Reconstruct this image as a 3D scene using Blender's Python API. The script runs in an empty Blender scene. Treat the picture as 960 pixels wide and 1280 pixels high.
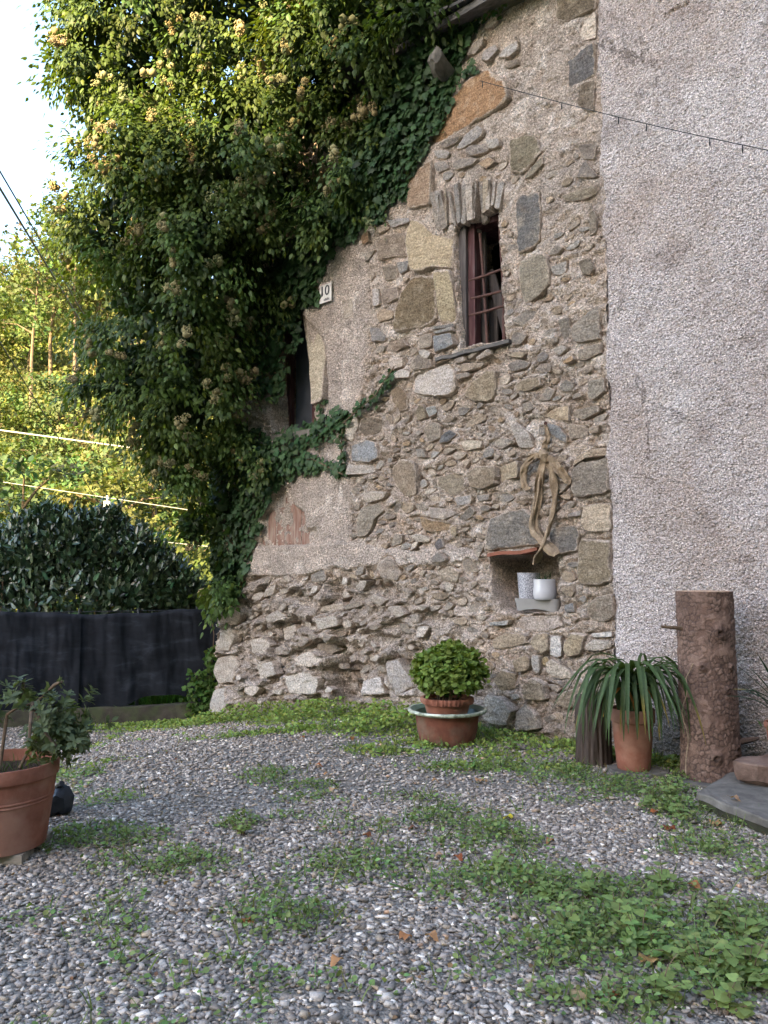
import bpy, math, random
import numpy as np
from mathutils import Vector, Matrix

# ------------------------------------------------------------------ camera, sky, sun, exposure
scene = bpy.context.scene
COL = scene.collection
PITCH = math.radians(4.3)
CAM_Z = 1.5
cam_data = bpy.data.cameras.new("camera")
cam_data.sensor_fit = 'VERTICAL'
cam_data.sensor_height = 36.0
cam_data.lens = 28.125
cam_data.clip_start = 0.05
cam_data.clip_end = 5000.0
cam = bpy.data.objects.new("camera", cam_data)
COL.objects.link(cam)
cam.location = (0, 0, CAM_Z)
cam.rotation_euler = (math.radians(90) + PITCH, 0, 0)
scene.camera = cam

SUN_EL = math.radians(21)
SUN_AZ = math.radians(212)          # clockwise from +Y (north): behind the camera, to its left
SUN_DIR = Vector((math.sin(SUN_AZ) * math.cos(SUN_EL), math.cos(SUN_AZ) * math.cos(SUN_EL), math.sin(SUN_EL)))

world = bpy.data.worlds.new("World")
scene.world = world
world.use_nodes = True
wn = world.node_tree.nodes
bg = wn.get("Background") or wn.new("ShaderNodeBackground")
sky = wn.new("ShaderNodeTexSky")
sky.sky_type = 'NISHITA'
sky.sun_disc = False
sky.sun_elevation = SUN_EL
sky.sun_rotation = SUN_AZ
sky.air_density = 1.0
sky.dust_density = 1.2
sky.ozone_density = 1.0
world.node_tree.links.new(sky.outputs[0], bg.inputs[0])
bg.inputs[1].default_value = 0.15

sun_data = bpy.data.lights.new("sun", 'SUN')
sun_data.energy = 5.0
sun_data.angle = math.radians(0.5)
sun_data.color = (1.0, 0.79, 0.45)
sun = bpy.data.objects.new("sun", sun_data)
COL.objects.link(sun)
sun.rotation_euler = SUN_DIR.to_track_quat('Z', 'Y').to_euler()

scene.view_settings.view_transform = 'Standard'
scene.view_settings.look = 'None'
scene.view_settings.exposure = 2.85
scene.view_settings.gamma = 1.0
scene.cycles.max_bounces = 6
scene.cycles.diffuse_bounces = 4
scene.cycles.use_denoising = True

rng = np.random.RandomState(7)
rnd = random.Random(11)

# ------------------------------------------------------------------ geometry of the place
T = 0.91
LEN = math.hypot(T, 1)
EX, EY = 1 / LEN, -T / LEN          # along the facade, to the right
NX, NY = T / LEN, 1 / LEN           # into the facade, away from the camera
CD = 8.5 / LEN                      # distance of the facade plane from the camera


def ray(px, py):
    x, up = (px - 480) / 1000.0, (640 - py) / 1000.0
    c, s = math.cos(PITCH), math.sin(PITCH)
    return Vector((x, c - up * s, s + up * c))


def wall_sz(px, py, h=0.0):
    """photo pixel -> (s, z) on the facade plane"""
    d = ray(px, py)
    k = (CD - h) / (d.x * NX + d.y * NY)
    p = d * k
    return (p.x * EX + p.y * EY, p.z + CAM_Z)


def W(s, z, h=0.0):
    """facade coordinates -> world; h is towards the camera"""
    return Vector((NX * (CD - h) + EX * s, NY * (CD - h) + EY * s, z))


def at_depth(px, py, Y):
    d = ray(px, py)
    p = d * (Y / d.y)
    return Vector((p.x, p.y, p.z + CAM_Z))


def sstep(a, b, x):
    t = np.clip((x - a) / (b - a), 0, 1)
    return t * t * (3 - 2 * t)


# ------------------------------------------------------------------ noise
def _hash(ix, iy, iz, seed=0):
    n = (ix.astype(np.int64) * 374761393 + iy.astype(np.int64) * 668265263 + iz.astype(np.int64) * 2147483647 + seed * 974634777) & 0xffffffff
    n = ((n ^ (n >> 13)) * 1274126177) & 0xffffffff
    n = ((n ^ (n >> 16)) * 2246822519) & 0xffffffff
    return ((n ^ (n >> 15)) & 0xffffff) / float(0xffffff)


def vnoise(x, y, z=None, seed=0):
    x = np.asarray(x, float); y = np.asarray(y, float)
    z = np.zeros_like(x) if z is None else np.asarray(z, float)
    ix, iy, iz = np.floor(x), np.floor(y), np.floor(z)
    fx, fy, fz = x - ix, y - iy, z - iz
    fx, fy, fz = [f * f * f * (f * (f * 6 - 15) + 10) for f in (fx, fy, fz)]
    r = 0
    zs = (0, 1) if np.any(fz) else (0,)
    for dz in zs:
        wz = (fz if dz else 1 - fz) if len(zs) == 2 else 1.0
        for dy in (0, 1):
            wy = fy if dy else 1 - fy
            for dx in (0, 1):
                wx = fx if dx else 1 - fx
                r = r + wx * wy * wz * _hash(ix + dx, iy + dy, iz + dz, seed)
    return r * 2 - 1


def fbm(x, y, z=None, octaves=4, seed=0, gain=0.5):
    a, f, r, n = 1.0, 1.0, 0.0, 0.0
    for o in range(octaves):
        r = r + a * vnoise(np.asarray(x) * f, np.asarray(y) * f, None if z is None else np.asarray(z) * f, seed + o * 17)
        n += a; a *= gain; f *= 2.03
    return r / n


def voro(x, y, seed=0, jit=0.9):
    """F1, F2, random per cell"""
    x = np.asarray(x, float); y = np.asarray(y, float)
    ix, iy = np.floor(x), np.floor(y)
    f1 = np.full(x.shape, 9.0); f2 = np.full(x.shape, 9.0); cid = np.zeros(x.shape)
    z0 = np.zeros_like(ix)
    for dx in (-1, 0, 1):
        for dy in (-1, 0, 1):
            cx, cy = ix + dx, iy + dy
            ox = cx + 0.5 + jit * (_hash(cx, cy, z0, seed) - 0.5)
            oy = cy + 0.5 + jit * (_hash(cx, cy, z0, seed + 5) - 0.5)
            d = np.hypot(x - ox, y - oy)
            r = _hash(cx, cy, z0, seed + 9)
            near = d < f1
            f2 = np.where(near, f1, np.minimum(f2, d))
            cid = np.where(near, r, cid)
            f1 = np.where(near, d, f1)
    return f1, f2, cid


def poly_sdf(poly, x, y):
    """signed distance, negative inside"""
    x = np.asarray(x, float); y = np.asarray(y, float)
    d = np.full(x.shape, 1e9); inside = np.zeros(x.shape, bool)
    n = len(poly)
    for i in range(n):
        ax, ay = poly[i]; bx, by = poly[(i + 1) % n]
        ex, ey = bx - ax, by - ay
        t = np.clip(((x - ax) * ex + (y - ay) * ey) / (ex * ex + ey * ey + 1e-12), 0, 1)
        d = np.minimum(d, np.hypot(x - ax - t * ex, y - ay - t * ey))
        c = ((ay > y) != (by > y))
        with np.errstate(divide='ignore', invalid='ignore'):
            xi = ax + (y - ay) * ex / (ey if abs(ey) > 1e-12 else 1e-12)
        inside ^= (c & (x < xi))
    return np.where(inside, -d, d)


# ------------------------------------------------------------------ scene helpers
def tag(o, label=None, cat=None, group=None, kind=None):
    for k, v in (("label", label), ("category", cat), ("group", group), ("kind", kind)):
        if v:
            o[k] = v
    return o


def empty(name, loc=(0, 0, 0), label=None, cat=None, group=None):
    o = bpy.data.objects.new(name, None)
    o.empty_display_size = 0.1
    COL.objects.link(o)
    o.location = loc
    return tag(o, label, cat, group)


def link(name, me, mat=None, parent=None):
    """mesh in world coordinates -> object, kept in place under its parent"""
    o = bpy.data.objects.new(name, me)
    COL.objects.link(o)
    if mat is not None and not me.materials:
        me.materials.append(mat)
    if parent is not None:
        o.parent = parent
        root, off = parent, Vector((0, 0, 0))
        while root is not None:
            off += Vector(root.location)
            root = root.parent
        o.location = -off
    return o


def mesh_np(name, v, faces, col=None, smooth=True, sharp=None, extra=None):
    """faces: int array (n,3) or (n,4), or a list of such arrays / a list of tuples"""
    me = bpy.data.meshes.new(name)
    v = np.asarray(v, np.float32)
    if isinstance(faces, list) and (not faces or not isinstance(faces[0], np.ndarray)):
        me.from_pydata(v.tolist(), [], [tuple(int(i) for i in f) for f in faces])
    else:
        fl = faces if isinstance(faces, list) else [faces]
        fl = [f for f in fl if len(f)]
        me.vertices.add(len(v))
        me.vertices.foreach_set("co", v.ravel())
        tot = np.concatenate([np.full(len(f), f.shape[1], np.int32) for f in fl])
        loops = np.concatenate([f.ravel() for f in fl]).astype(np.int32)
        me.loops.add(len(loops))
        me.loops.foreach_set("vertex_index", loops)
        me.polygons.add(len(tot))
        st = np.zeros(len(tot), np.int32); st[1:] = np.cumsum(tot)[:-1]
        me.polygons.foreach_set("loop_start", st)
        me.polygons.foreach_set("loop_total", tot)
        me.update(calc_edges=True)
    if col is not None:
        c = np.ones((len(v), 4), np.float32); c[:, :3] = col
        at = me.attributes.new("col", 'FLOAT_COLOR', 'POINT')
        at.data.foreach_set("color", c.ravel())
    if extra:
        for k, a in extra.items():
            at = me.attributes.new(k, 'FLOAT', 'POINT')
            at.data.foreach_set("value", np.asarray(a, np.float32))
    if smooth:
        me.polygons.foreach_set("use_smooth", np.ones(len(me.polygons), bool))
        if sharp:
            me.set_sharp_from_angle(angle=math.radians(sharp))
    return me


class MB:
    """collects simple shapes into one mesh"""
    def __init__(s):
        s.v = []; s.f = []

    def add(s, v, f):
        n = len(s.v)
        s.v += [tuple(p) for p in v]
        s.f += [tuple(i + n for i in q) for q in f]
        return s

    def hexa(s, p):
        """eight corners: bottom ring 0-3, top ring 4-7"""
        return s.add(p, [(3, 2, 1, 0), (4, 5, 6, 7), (0, 1, 5, 4), (1, 2, 6, 5), (2, 3, 7, 6), (3, 0, 4, 7)])

    def box(s, c, sx, sy, sz, rz=0.0):
        ca, sa = math.cos(rz), math.sin(rz)
        p = []
        for z in (-1, 1):
            for x, y in ((-1, -1), (1, -1), (1, 1), (-1, 1)):
                X, Y = x * sx / 2, y * sy / 2
                p.append((c[0] + X * ca - Y * sa, c[1] + X * sa + Y * ca, c[2] + z * sz / 2))
        return s.hexa(p)

    def wbox(s, s0, s1, z0, z1, h0, h1, dz=0.0):
        """box in facade coordinates, dz raises its right end"""
        p = []
        for z, in ((z0,), (z1,)):
            for a, h in ((s0, h1), (s1, h1), (s1, h0), (s0, h0)):
                p.append(W(a, z + (dz if a == s1 else 0), h))
        return s.hexa(p)

    def tube(s, pts, rad, n=8, cap=True):
        pts = [Vector(p) for p in pts]
        m = len(pts)
        rad = rad if hasattr(rad, '__len__') else [rad] * m
        up = Vector((0.13, 0.27, 0.95))
        base = len(s.v)
        prev = None
        for i in range(m):
            d = (pts[min(i + 1, m - 1)] - pts[max(i - 1, 0)]).normalized()
            a = (prev - d * prev.dot(d)) if prev is not None else d.cross(up)
            if a.length < 1e-5:
                a = d.cross(Vector((1, 0.2, 0.1)))
            a.normalize(); prev = a
            b = d.cross(a)
            for k in range(n):
                t = 2 * math.pi * k / n
                s.v.append(tuple(pts[i] + (a * math.cos(t) + b * math.sin(t)) * rad[i]))
        for i in range(m - 1):
            for k in range(n):
                k2 = (k + 1) % n
                s.f.append((base + i * n + k, base + i * n + k2, base + (i + 1) * n + k2, base + (i + 1) * n + k))
        if cap:
            s.f.append(tuple(base + k for k in range(n))[::-1])
            s.f.append(tuple(base + (m - 1) * n + k for k in range(n)))
        return s

    def lathe(s, c, prof, n=32, close=True):
        """prof: list of (r, z) from bottom to top round a vertical axis at c"""
        base = len(s.v)
        for r, z in prof:
            for k in range(n):
                t = 2 * math.pi * k / n
                s.v.append((c[0] + r * math.cos(t), c[1] + r * math.sin(t), c[2] + z))
        for i in range(len(prof) - 1):
            for k in range(n):
                k2 = (k + 1) % n
                s.f.append((base + i * n + k, base + i * n + k2, base + (i + 1) * n + k2, base + (i + 1) * n + k))
        if close:
            s.f.append(tuple(base + k for k in range(n))[::-1])
            s.f.append(tuple(base + (len(prof) - 1) * n + k for k in range(n)))
        return s

    def mesh(s, name, smooth=True, sharp=35, jitter=0.0, jf=8.0):
        v = np.array(s.v, float)
        if jitter:
            v = v + jitter * np.stack([fbm(v[:, 0] * jf + 3.1 * i, v[:, 1] * jf, v[:, 2] * jf, 3, seed=40 + i) for i in range(3)], 1)
        return mesh_np(name, v, s.f, smooth=smooth, sharp=sharp if smooth else None)

    def build(s, name, mat, parent=None, smooth=True, sharp=35, jitter=0.0, jf=8.0):
        return link(name, s.mesh(name, smooth, sharp, jitter, jf), mat, parent)


# ------------------------------------------------------------------ materials
def srgb(r, g, b):
    f = lambda c: (c / 255 / 12.92) if c / 255 <= 0.04045 else ((c / 255 + 0.055) / 1.055) ** 2.4
    return (f(r), f(g), f(b), 1.0)


class Nodes:
    def __init__(s, name):
        s.m = bpy.data.materials.new(name)
        s.m.use_nodes = True
        s.t = s.m.node_tree
        s.n = s.t.nodes
        s.n.clear()
        s.out = s.n.new("ShaderNodeOutputMaterial")
        s.geo = s.n.new("ShaderNodeNewGeometry")
        s.pos = s.geo.outputs["Position"]

    def l(s, a, b):
        s.t.links.new(a, b)

    def val(s, inp, v):
        if isinstance(v, bpy.types.NodeSocket):
            s.l(v, inp)
        else:
            inp.default_value = v

    def mapping(s, src, scale, rot=(0, 0, 0)):
        m = s.n.new("ShaderNodeMapping")
        s.l(src, m.inputs["Vector"])
        m.inputs["Scale"].default_value = scale
        m.inputs["Rotation"].default_value = rot
        return m.outputs[0]

    def noise(s, scale, detail=6, rough=0.6, dist=0.0, vec=None):
        n = s.n.new("ShaderNodeTexNoise")
        s.l(vec or s.pos, n.inputs["Vector"])
        n.inputs["Scale"].default_value = scale
        n.inputs["Detail"].default_value = detail
        n.inputs["Roughness"].default_value = rough
        n.inputs["Distortion"].default_value = dist
        return n.outputs["Fac"]

    def voronoi(s, scale, feature='F1', vec=None, out="Distance"):
        n = s.n.new("ShaderNodeTexVoronoi")
        n.feature = feature
        s.l(vec or s.pos, n.inputs["Vector"])
        n.inputs["Scale"].default_value = scale
        return n.outputs[out]

    def ramp(s, fac, stops, interp='LINEAR'):
        r = s.n.new("ShaderNodeValToRGB")
        r.color_ramp.interpolation = interp
        e = r.color_ramp.elements
        while len(e) < len(stops):
            e.new(0.5)
        for i, (p, c) in enumerate(stops):
            e[i].position = p
            e[i].color = c if hasattr(c, '__len__') else (c, c, c, 1)
        s.l(fac, r.inputs[0])
        return r.outputs[0]

    def mix(s, fac, a, b, mode='MIX'):
        m = s.n.new("ShaderNodeMix")
        m.data_type = 'RGBA'
        m.blend_type = mode
        s.val(m.inputs[0], fac)
        s.val(m.inputs[6], a)
        s.val(m.inputs[7], b)
        return m.outputs[2]

    def math(s, op, a, b=0.0):
        m = s.n.new("ShaderNodeMath")
        m.operation = op
        s.val(m.inputs[0], a)
        s.val(m.inputs[1], b)
        return m.outputs[0]

    def grain(s, col, scale, mean=1.0, amp=3.2):
        v = s.math('ADD', s.math('MULTIPLY', s.math('SUBTRACT', s.noise(scale, 4, 0.8), 0.5), amp), mean)
        v = s.math('MINIMUM', s.math('MAXIMUM', v, 0.45 * mean), 1.6 * mean)
        vm = s.n.new("ShaderNodeVectorMath")
        vm.operation = 'SCALE'
        s.l(col, vm.inputs[0])
        s.l(v, vm.inputs["Scale"])
        return vm.outputs[0]

    def attr(s, name, out="Color"):
        a = s.n.new("ShaderNodeAttribute")
        a.attribute_name = name
        return a.outputs[out]

    def objinfo(s, out="Color"):
        a = s.n.new("ShaderNodeObjectInfo")
        return a.outputs[out]

    def bump(s, height, strength=0.5, dist=0.01, normal=None):
        b = s.n.new("ShaderNodeBump")
        s.l(height, b.inputs["Height"])
        b.inputs["Strength"].default_value = strength
        b.inputs["Distance"].default_value = dist
        if normal is not None:
            s.l(normal, b.inputs["Normal"])
        return b.outputs[0]

    def bsdf(s, col, rough=0.9, spec=0.2, normal=None, metal=0.0, coat=0.0):
        p = s.n.new("ShaderNodeBsdfPrincipled")
        s.val(p.inputs["Base Color"], col)
        s.val(p.inputs["Roughness"], rough)
        p.inputs["Specular IOR Level"].default_value = spec
        p.inputs["Metallic"].default_value = metal
        p.inputs["Coat Weight"].default_value = coat
        if normal is not None:
            s.l(normal, p.inputs["Normal"])
        return p.outputs[0]

    def done(s, sh):
        s.l(sh, s.out.inputs[0])
        return s.m


def simple_mat(name, stops, scale=6, detail=6, rough=0.85, spec=0.25, bscale=60, bstr=0.3, bdist=0.005, vscale=None, mottle=None):
    n = Nodes(name)
    vec = n.mapping(n.pos, vscale) if vscale else None
    c = n.ramp(n.noise(scale, detail, 0.62, 0.3, vec), stops)
    if mottle:
        c = n.mix(n.ramp(n.noise(mottle[0], 5, 0.6), [(0.45, 0.0), (0.62, mottle[2])]), c, mottle[1])
    nb = n.bump(n.noise(bscale, 5, 0.6, 0, vec), bstr, bdist)
    return n.done(n.bsdf(c, rough, spec, nb))


def mat_wall():
    n = Nodes("rubble_mortar")
    big = n.noise(1.1, 4, 0.55)
    mid = n.noise(7, 6, 0.62, 0.4)
    fine = n.noise(60, 5, 0.7)
    speck = n.voronoi(75)
    mortar = n.ramp(mid, [(0.25, srgb(112, 98, 88)), (0.45, srgb(150, 136, 125)), (0.6, srgb(172, 157, 145)), (0.8, srgb(198, 185, 173))])
    pink = n.ramp(n.noise(2.3, 5, 0.6), [(0.45, 0.0), (0.7, 0.45)])
    mortar = n.mix(pink, mortar, srgb(164, 138, 116))
    rust = n.ramp(n.noise(4.5, 6, 0.65, 0.5, n.mapping(n.pos, (1, 1, 0.6))), [(0.58, 0.0), (0.70, 0.5)])
    mortar = n.mix(rust, mortar, srgb(142, 110, 82))
    plast = n.ramp(n.noise(5, 6, 0.65, 0.6), [(0.3, srgb(128, 116, 108)), (0.55, srgb(168, 153, 143)), (0.8, srgb(196, 183, 173))])
    grey = n.ramp(n.noise(5.5, 7, 0.7, 0.4), [(0.25, srgb(98, 86, 78)), (0.42, srgb(143, 130, 120)), (0.6, srgb(172, 159, 149)), (0.82, srgb(205, 195, 188))])
    c = n.mix(n.attr("plaster", "Fac"), mortar, plast)
    c = n.mix(n.attr("eroded", "Fac"), c, grey)
    c = n.mix(n.ramp(fine, [(0.35, 0.0), (0.75, 0.55)]), c, n.mix(0.55, c, srgb(225, 212, 200)))
    c = n.mix(n.ramp(speck, [(0.0, 0.5), (0.28, 0.0)]), c, srgb(110, 96, 86))
    c = n.mix(n.ramp(big, [(0.38, 0.4), (0.6, 0.0)]), c, srgb(120, 110, 102))
    c = n.mix(n.ramp(n.noise(3.4, 7, 0.7, 0.8), [(0.54, 0.0), (0.64, 0.65)]), c, srgb(208, 198, 190))
    c = n.grain(c, 52, 1.38, 5.2)
    c = n.grain(c, 120, 1.0, 2.5)
    c = n.mix(1.0, c, srgb(255, 250, 247), 'MULTIPLY')
    h = n.math('ADD', n.math('MULTIPLY', n.noise(30, 7, 0.75), 1.0), n.math('ADD', n.math('MULTIPLY', n.noise(110, 5, 0.75), 0.5), n.math('MULTIPLY', n.voronoi(42), -0.6)))
    nb = n.bump(h, 1.0, 0.045)
    return n.done(n.bsdf(c, 0.95, 0.1, nb))


def mat_stone(name="wall_stone", by_attr=False):
    n = Nodes(name)
    oc = n.attr("col") if by_attr else n.objinfo("Color")
    strat = n.noise(14, 6, 0.62, 0.4, n.mapping(n.pos, (0.6, 0.6, 2.6), (0.35, 0.2, 0)))
    c = n.mix(n.ramp(strat, [(0.3, 0.55), (0.55, 0.0)]), oc, n.mix(1.0, oc, srgb(150, 135, 120), 'MULTIPLY'))
    c = n.mix(n.ramp(n.noise(9, 5, 0.6), [(0.52, 0.0), (0.72, 0.55)]), c, n.mix(0.6, oc, srgb(205, 190, 172)))
    c = n.mix(n.ramp(n.noise(5, 5, 0.65, 0.6), [(0.55, 0.0), (0.68, 0.4)]), c, n.mix(0.5, oc, srgb(138, 110, 84)))
    c = n.mix(n.ramp(n.noise(90, 4, 0.7), [(0.3, 0.4), (0.5, 0.0)]), c, n.mix(1.0, c, srgb(150, 145, 140), 'MULTIPLY'))
    mort = n.ramp(n.noise(8, 6, 0.62, 0.4), [(0.3, srgb(138, 124, 114)), (0.55, srgb(178, 164, 153)), (0.8, srgb(205, 193, 182))])
    rim = n.math('ADD', n.attr("rim", "Fac"), n.math('MULTIPLY', n.math('SUBTRACT', n.noise(17, 5, 0.65), 0.5), 1.5))
    c = n.mix(n.ramp(rim, [(0.42, 0.0), (0.62, 0.97)]), c, mort)
    c = n.grain(c, 52, 1.08, 3.6)
    c = n.grain(c, 120, 1.0, 2.2)
    c = n.mix(1.0, c, srgb(255, 249, 242), 'MULTIPLY')
    h = n.math('ADD', n.noise(22, 7, 0.7, 0.2, n.mapping(n.pos, (1, 1, 1.8), (0.3, 0.1, 0))), n.math('MULTIPLY', n.noise(140, 4, 0.7), 0.4))
    return n.done(n.bsdf(c, 0.9, 0.12, n.bump(h, 1.0, 0.030)))


def mat_roughcast():
    n = Nodes("roughcast_render")
    v = n.voronoi(48)
    v2 = n.voronoi(120)
    fine = n.noise(150, 4, 0.7)
    c = n.ramp(n.noise(95, 4, 0.75), [(0.32, srgb(124, 112, 109)), (0.5, srgb(190, 180, 178)), (0.68, srgb(238, 232, 230))])
    c = n.mix(n.ramp(n.noise(0.9, 5, 0.6, 0.4, n.mapping(n.pos, (1, 1, 0.8))), [(0.42, 0.0), (0.62, 0.5)]), c, srgb(164, 146, 134))
    c = n.mix(n.ramp(n.noise(3.2, 5, 0.65), [(0.54, 0.0), (0.66, 0.45)]), c, srgb(132, 118, 112))
    c = n.mix(n.ramp(n.noise(1.3, 4, 0.6, 0.2, n.mapping(n.pos, (1.5, 1.5, 0.5))), [(0.55, 0.0), (0.75, 0.4)]), c, srgb(205, 200, 200))
    c = n.mix(n.ramp(n.noise(2.2, 6, 0.65, 0.3, n.mapping(n.pos, (3.0, 3.0, 0.22))), [(0.56, 0.0), (0.76, 0.22)]), c, srgb(150, 134, 126))
    c = n.grain(c, 60, 1.24, 4.2)
    c = n.mix(n.ramp(n.noise(0.55, 6, 0.6, 0.6), [(0.44, 0.0), (0.62, 0.30)]), c, n.mix(1.0, c, srgb(198, 184, 174), 'MULTIPLY'))
    ck = n.math('ADD', n.voronoi(0.75, 'DISTANCE_TO_EDGE', n.mapping(n.pos, (1, 1, .7))), n.math('MULTIPLY', n.math('SUBTRACT', n.noise(5, 6, 0.7), 0.5), 0.10))
    ckm = n.math('MULTIPLY', n.ramp(n.math('ABSOLUTE', ck), [(0.0, 0.75), (0.006, 0.0)]), n.ramp(n.noise(0.8, 3, 0.5), [(0.5, 0.0), (0.6, 1.0)]))
    c = n.mix(ckm, c, srgb(92, 80, 74))
    c = n.mix(1.0, c, srgb(252, 247, 244), 'MULTIPLY')
    zsep = n.n.new("ShaderNodeSeparateXYZ")
    n.l(n.pos, zsep.inputs[0])
    damp = n.math('SUBTRACT', n.math('MULTIPLY', n.noise(2.5, 5, 0.6), 1.6), zsep.outputs[2])
    c = n.mix(n.ramp(damp, [(0.0, 0.0), (0.7, 0.75)]), c, srgb(112, 104, 92))
    h = n.math('ADD', n.math('MULTIPLY', n.ramp(v, [(0.0, 1.0), (0.6, 0.0)]), 0.9), n.math('ADD', n.math('MULTIPLY', v2, -0.5), n.math('MULTIPLY', fine, 0.5)))
    return n.done(n.bsdf(c, 0.95, 0.1, n.bump(h, 1.0, 0.026)))


def mat_leaf(name, rough=0.42, trans=0.28, spec=0.5):
    n = Nodes(name)
    c = n.attr("col")
    c = n.mix(n.ramp(n.noise(45, 3, 0.6), [(0.35, 0.35), (0.6, 0.0)]), c, n.mix(1.0, c, srgb(170, 170, 160), 'MULTIPLY'))
    p = n.bsdf(c, rough, spec)
    tr = n.n.new("ShaderNodeBsdfTranslucent")
    n.l(n.mix(1.0, c, srgb(255, 255, 150), 'MULTIPLY'), tr.inputs[0])
    mx = n.n.new("ShaderNodeMixShader")
    mx.inputs[0].default_value = trans
    n.l(p, mx.inputs[1]); n.l(tr.outputs[0], mx.inputs[2])
    return n.done(mx.outputs[0])


def mat_ground():
    n = Nodes("soil_and_gravel")
    v = n.voronoi(85, 'F1', None, "Color")
    sep = n.n.new("ShaderNodeSeparateColor")
    n.l(v, sep.inputs[0])
    grav = n.ramp(sep.outputs[0], [(0.0, srgb(70, 68, 72)), (0.4, srgb(126, 120, 114)), (0.7, srgb(152, 145, 136)), (1.0, srgb(186, 178, 168))])
    d = n.voronoi(85)
    soil = n.ramp(n.noise(9, 6, 0.65), [(0.3, srgb(94, 85, 77)), (0.7, srgb(138, 126, 114))])
    near = n.mix(n.ramp(n.noise(3, 5, 0.6), [(0.4, 0.25), (0.6, 0.65)]), soil, grav)
    green = n.ramp(n.noise(0.6, 6, 0.65), [(0.3, srgb(84, 88, 40)), (0.6, srgb(120, 118, 58)), (0.8, srgb(142, 130, 78))])
    c = n.mix(n.attr("far", "Fac"), near, green)
    h = n.math('ADD', n.math('MULTIPLY', d, -1.0), n.math('MULTIPLY', n.noise(60, 5, 0.7), 0.4))
    return n.done(n.bsdf(c, 0.95, 0.15, n.bump(h, 0.8, 0.015)))


def mat_attr(name, rough=0.8, spec=0.25, bscale=90, bstr=0.4, bdist=0.003):
    n = Nodes(name)
    c = n.attr("col")
    c = n.mix(n.ramp(n.noise(130, 4, 0.7), [(0.3, 0.5), (0.6, 0.0)]), c, n.mix(1.0, c, srgb(150, 145, 140), 'MULTIPLY'))
    return n.done(n.bsdf(c, rough, spec, n.bump(n.noise(bscale, 4, 0.7), bstr, bdist)))


MAT = {}
MAT['wall'] = mat_wall()
MAT['stone'] = mat_stone()
MAT['stone_bits'] = mat_stone("small_wall_stone", True)
MAT['roughcast'] = mat_roughcast()
MAT['leaf'] = mat_leaf("leaf", 0.5, 0.40, 0.26)
MAT['leaf_matt'] = mat_leaf("leaf_matt", 0.65, 0.35, 0.2)
MAT['leaf_gloss'] = mat_leaf("leaf_gloss", 0.28, 0.12, 0.55)
MAT['ground'] = mat_ground()
MAT['pebble'] = mat_attr("pebble")
MAT['umbel'] = mat_attr("umbel", 0.9, 0.1)
MAT['terracotta'] = simple_mat("terracotta", [(0.3, srgb(102, 62, 48)), (0.5, srgb(128, 80, 63)), (0.72, srgb(150, 99, 81))], 5, 6, 0.85, 0.2, 70, 0.25, 0.004, None, (3.5, srgb(176, 140, 120), 0.35))
MAT['terracotta_dark'] = simple_mat("terracotta_dark", [(0.3, srgb(84, 50, 40)), (0.7, srgb(122, 76, 60))], 7, 6, 0.85, 0.2, 70, 0.3, 0.004, None, (5, srgb(120, 112, 96), 0.4))
MAT['glaze'] = simple_mat("cream_glaze", [(0.3, srgb(150, 158, 140)), (0.55, srgb(196, 198, 180)), (0.8, srgb(212, 210, 198))], 14, 6, 0.4, 0.5, 40, 0.2, 0.003, None, (16, srgb(92, 96, 78), 0.8))
MAT['glaze_green'] = simple_mat("green_glaze", [(0.3, srgb(52, 82, 74)), (0.7, srgb(98, 126, 110))], 9, 5, 0.35, 0.5, 40, 0.2, 0.003)
MAT['white_glaze'] = simple_mat("white_glaze", [(0.3, srgb(168, 163, 166)), (0.7, srgb(186, 181, 183))], 5, 3, 0.18, 0.6, 30, 0.05, 0.001)
MAT['grey_plastic'] = simple_mat("grey_plastic", [(0.3, srgb(128, 122, 120)), (0.7, srgb(146, 140, 136))], 6, 4, 0.45, 0.4, 60, 0.1, 0.001)
MAT['soil'] = simple_mat("potting_soil", [(0.3, srgb(44, 34, 28)), (0.7, srgb(84, 66, 52))], 22, 6, 0.95, 0.1, 60, 1.0, 0.02)
MAT['red_wood'] = simple_mat("flaking_red_wood", [(0.3, srgb(46, 29, 30)), (0.5, srgb(76, 46, 46)), (0.6, srgb(88, 64, 62)), (0.72, srgb(106, 97, 93))], 9, 7, 0.8, 0.2, 40, 0.5, 0.006, (3, 3, 0.35))
MAT['old_plank'] = simple_mat("old_red_plank", [(0.25, srgb(96, 64, 54)), (0.45, srgb(124, 92, 80)), (0.6, srgb(142, 120, 108)), (0.75, srgb(164, 150, 138))], 9, 7, 0.85, 0.2, 40, 0.6, 0.008, (3, 3, 0.35))
MAT['grey_wood'] = simple_mat("grey_wood", [(0.3, srgb(58, 53, 51)), (0.55, srgb(88, 80, 77)), (0.8, srgb(118, 109, 104))], 9, 7, 0.9, 0.15, 40, 0.7, 0.008, (4, 4, 0.3))
MAT['rust'] = simple_mat("rusty_iron", [(0.3, srgb(58, 38, 35)), (0.6, srgb(88, 60, 52)), (0.8, srgb(112, 82, 70))], 30, 6, 0.8, 0.3, 120, 0.5, 0.002)
MAT['slate'] = simple_mat("dark_slate", [(0.3, srgb(66, 62, 60)), (0.6, srgb(98, 92, 88)), (0.85, srgb(132, 124, 116))], 9, 7, 0.85, 0.25, 40, 0.6, 0.008, (1, 1, 4))
MAT['dark'] = simple_mat("unlit_room_black", [(0.3, (0.02, 0.018, 0.016, 1)), (0.7, (0.035, 0.03, 0.027, 1))], 3, 3, 0.95, 0.1)
MAT['pane'] = simple_mat("dusty_dark_pane", [(0.3, srgb(52, 54, 60)), (0.7, srgb(72, 74, 80))], 6, 4, 0.3, 0.5, 30, 0.05, 0.001)
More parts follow.
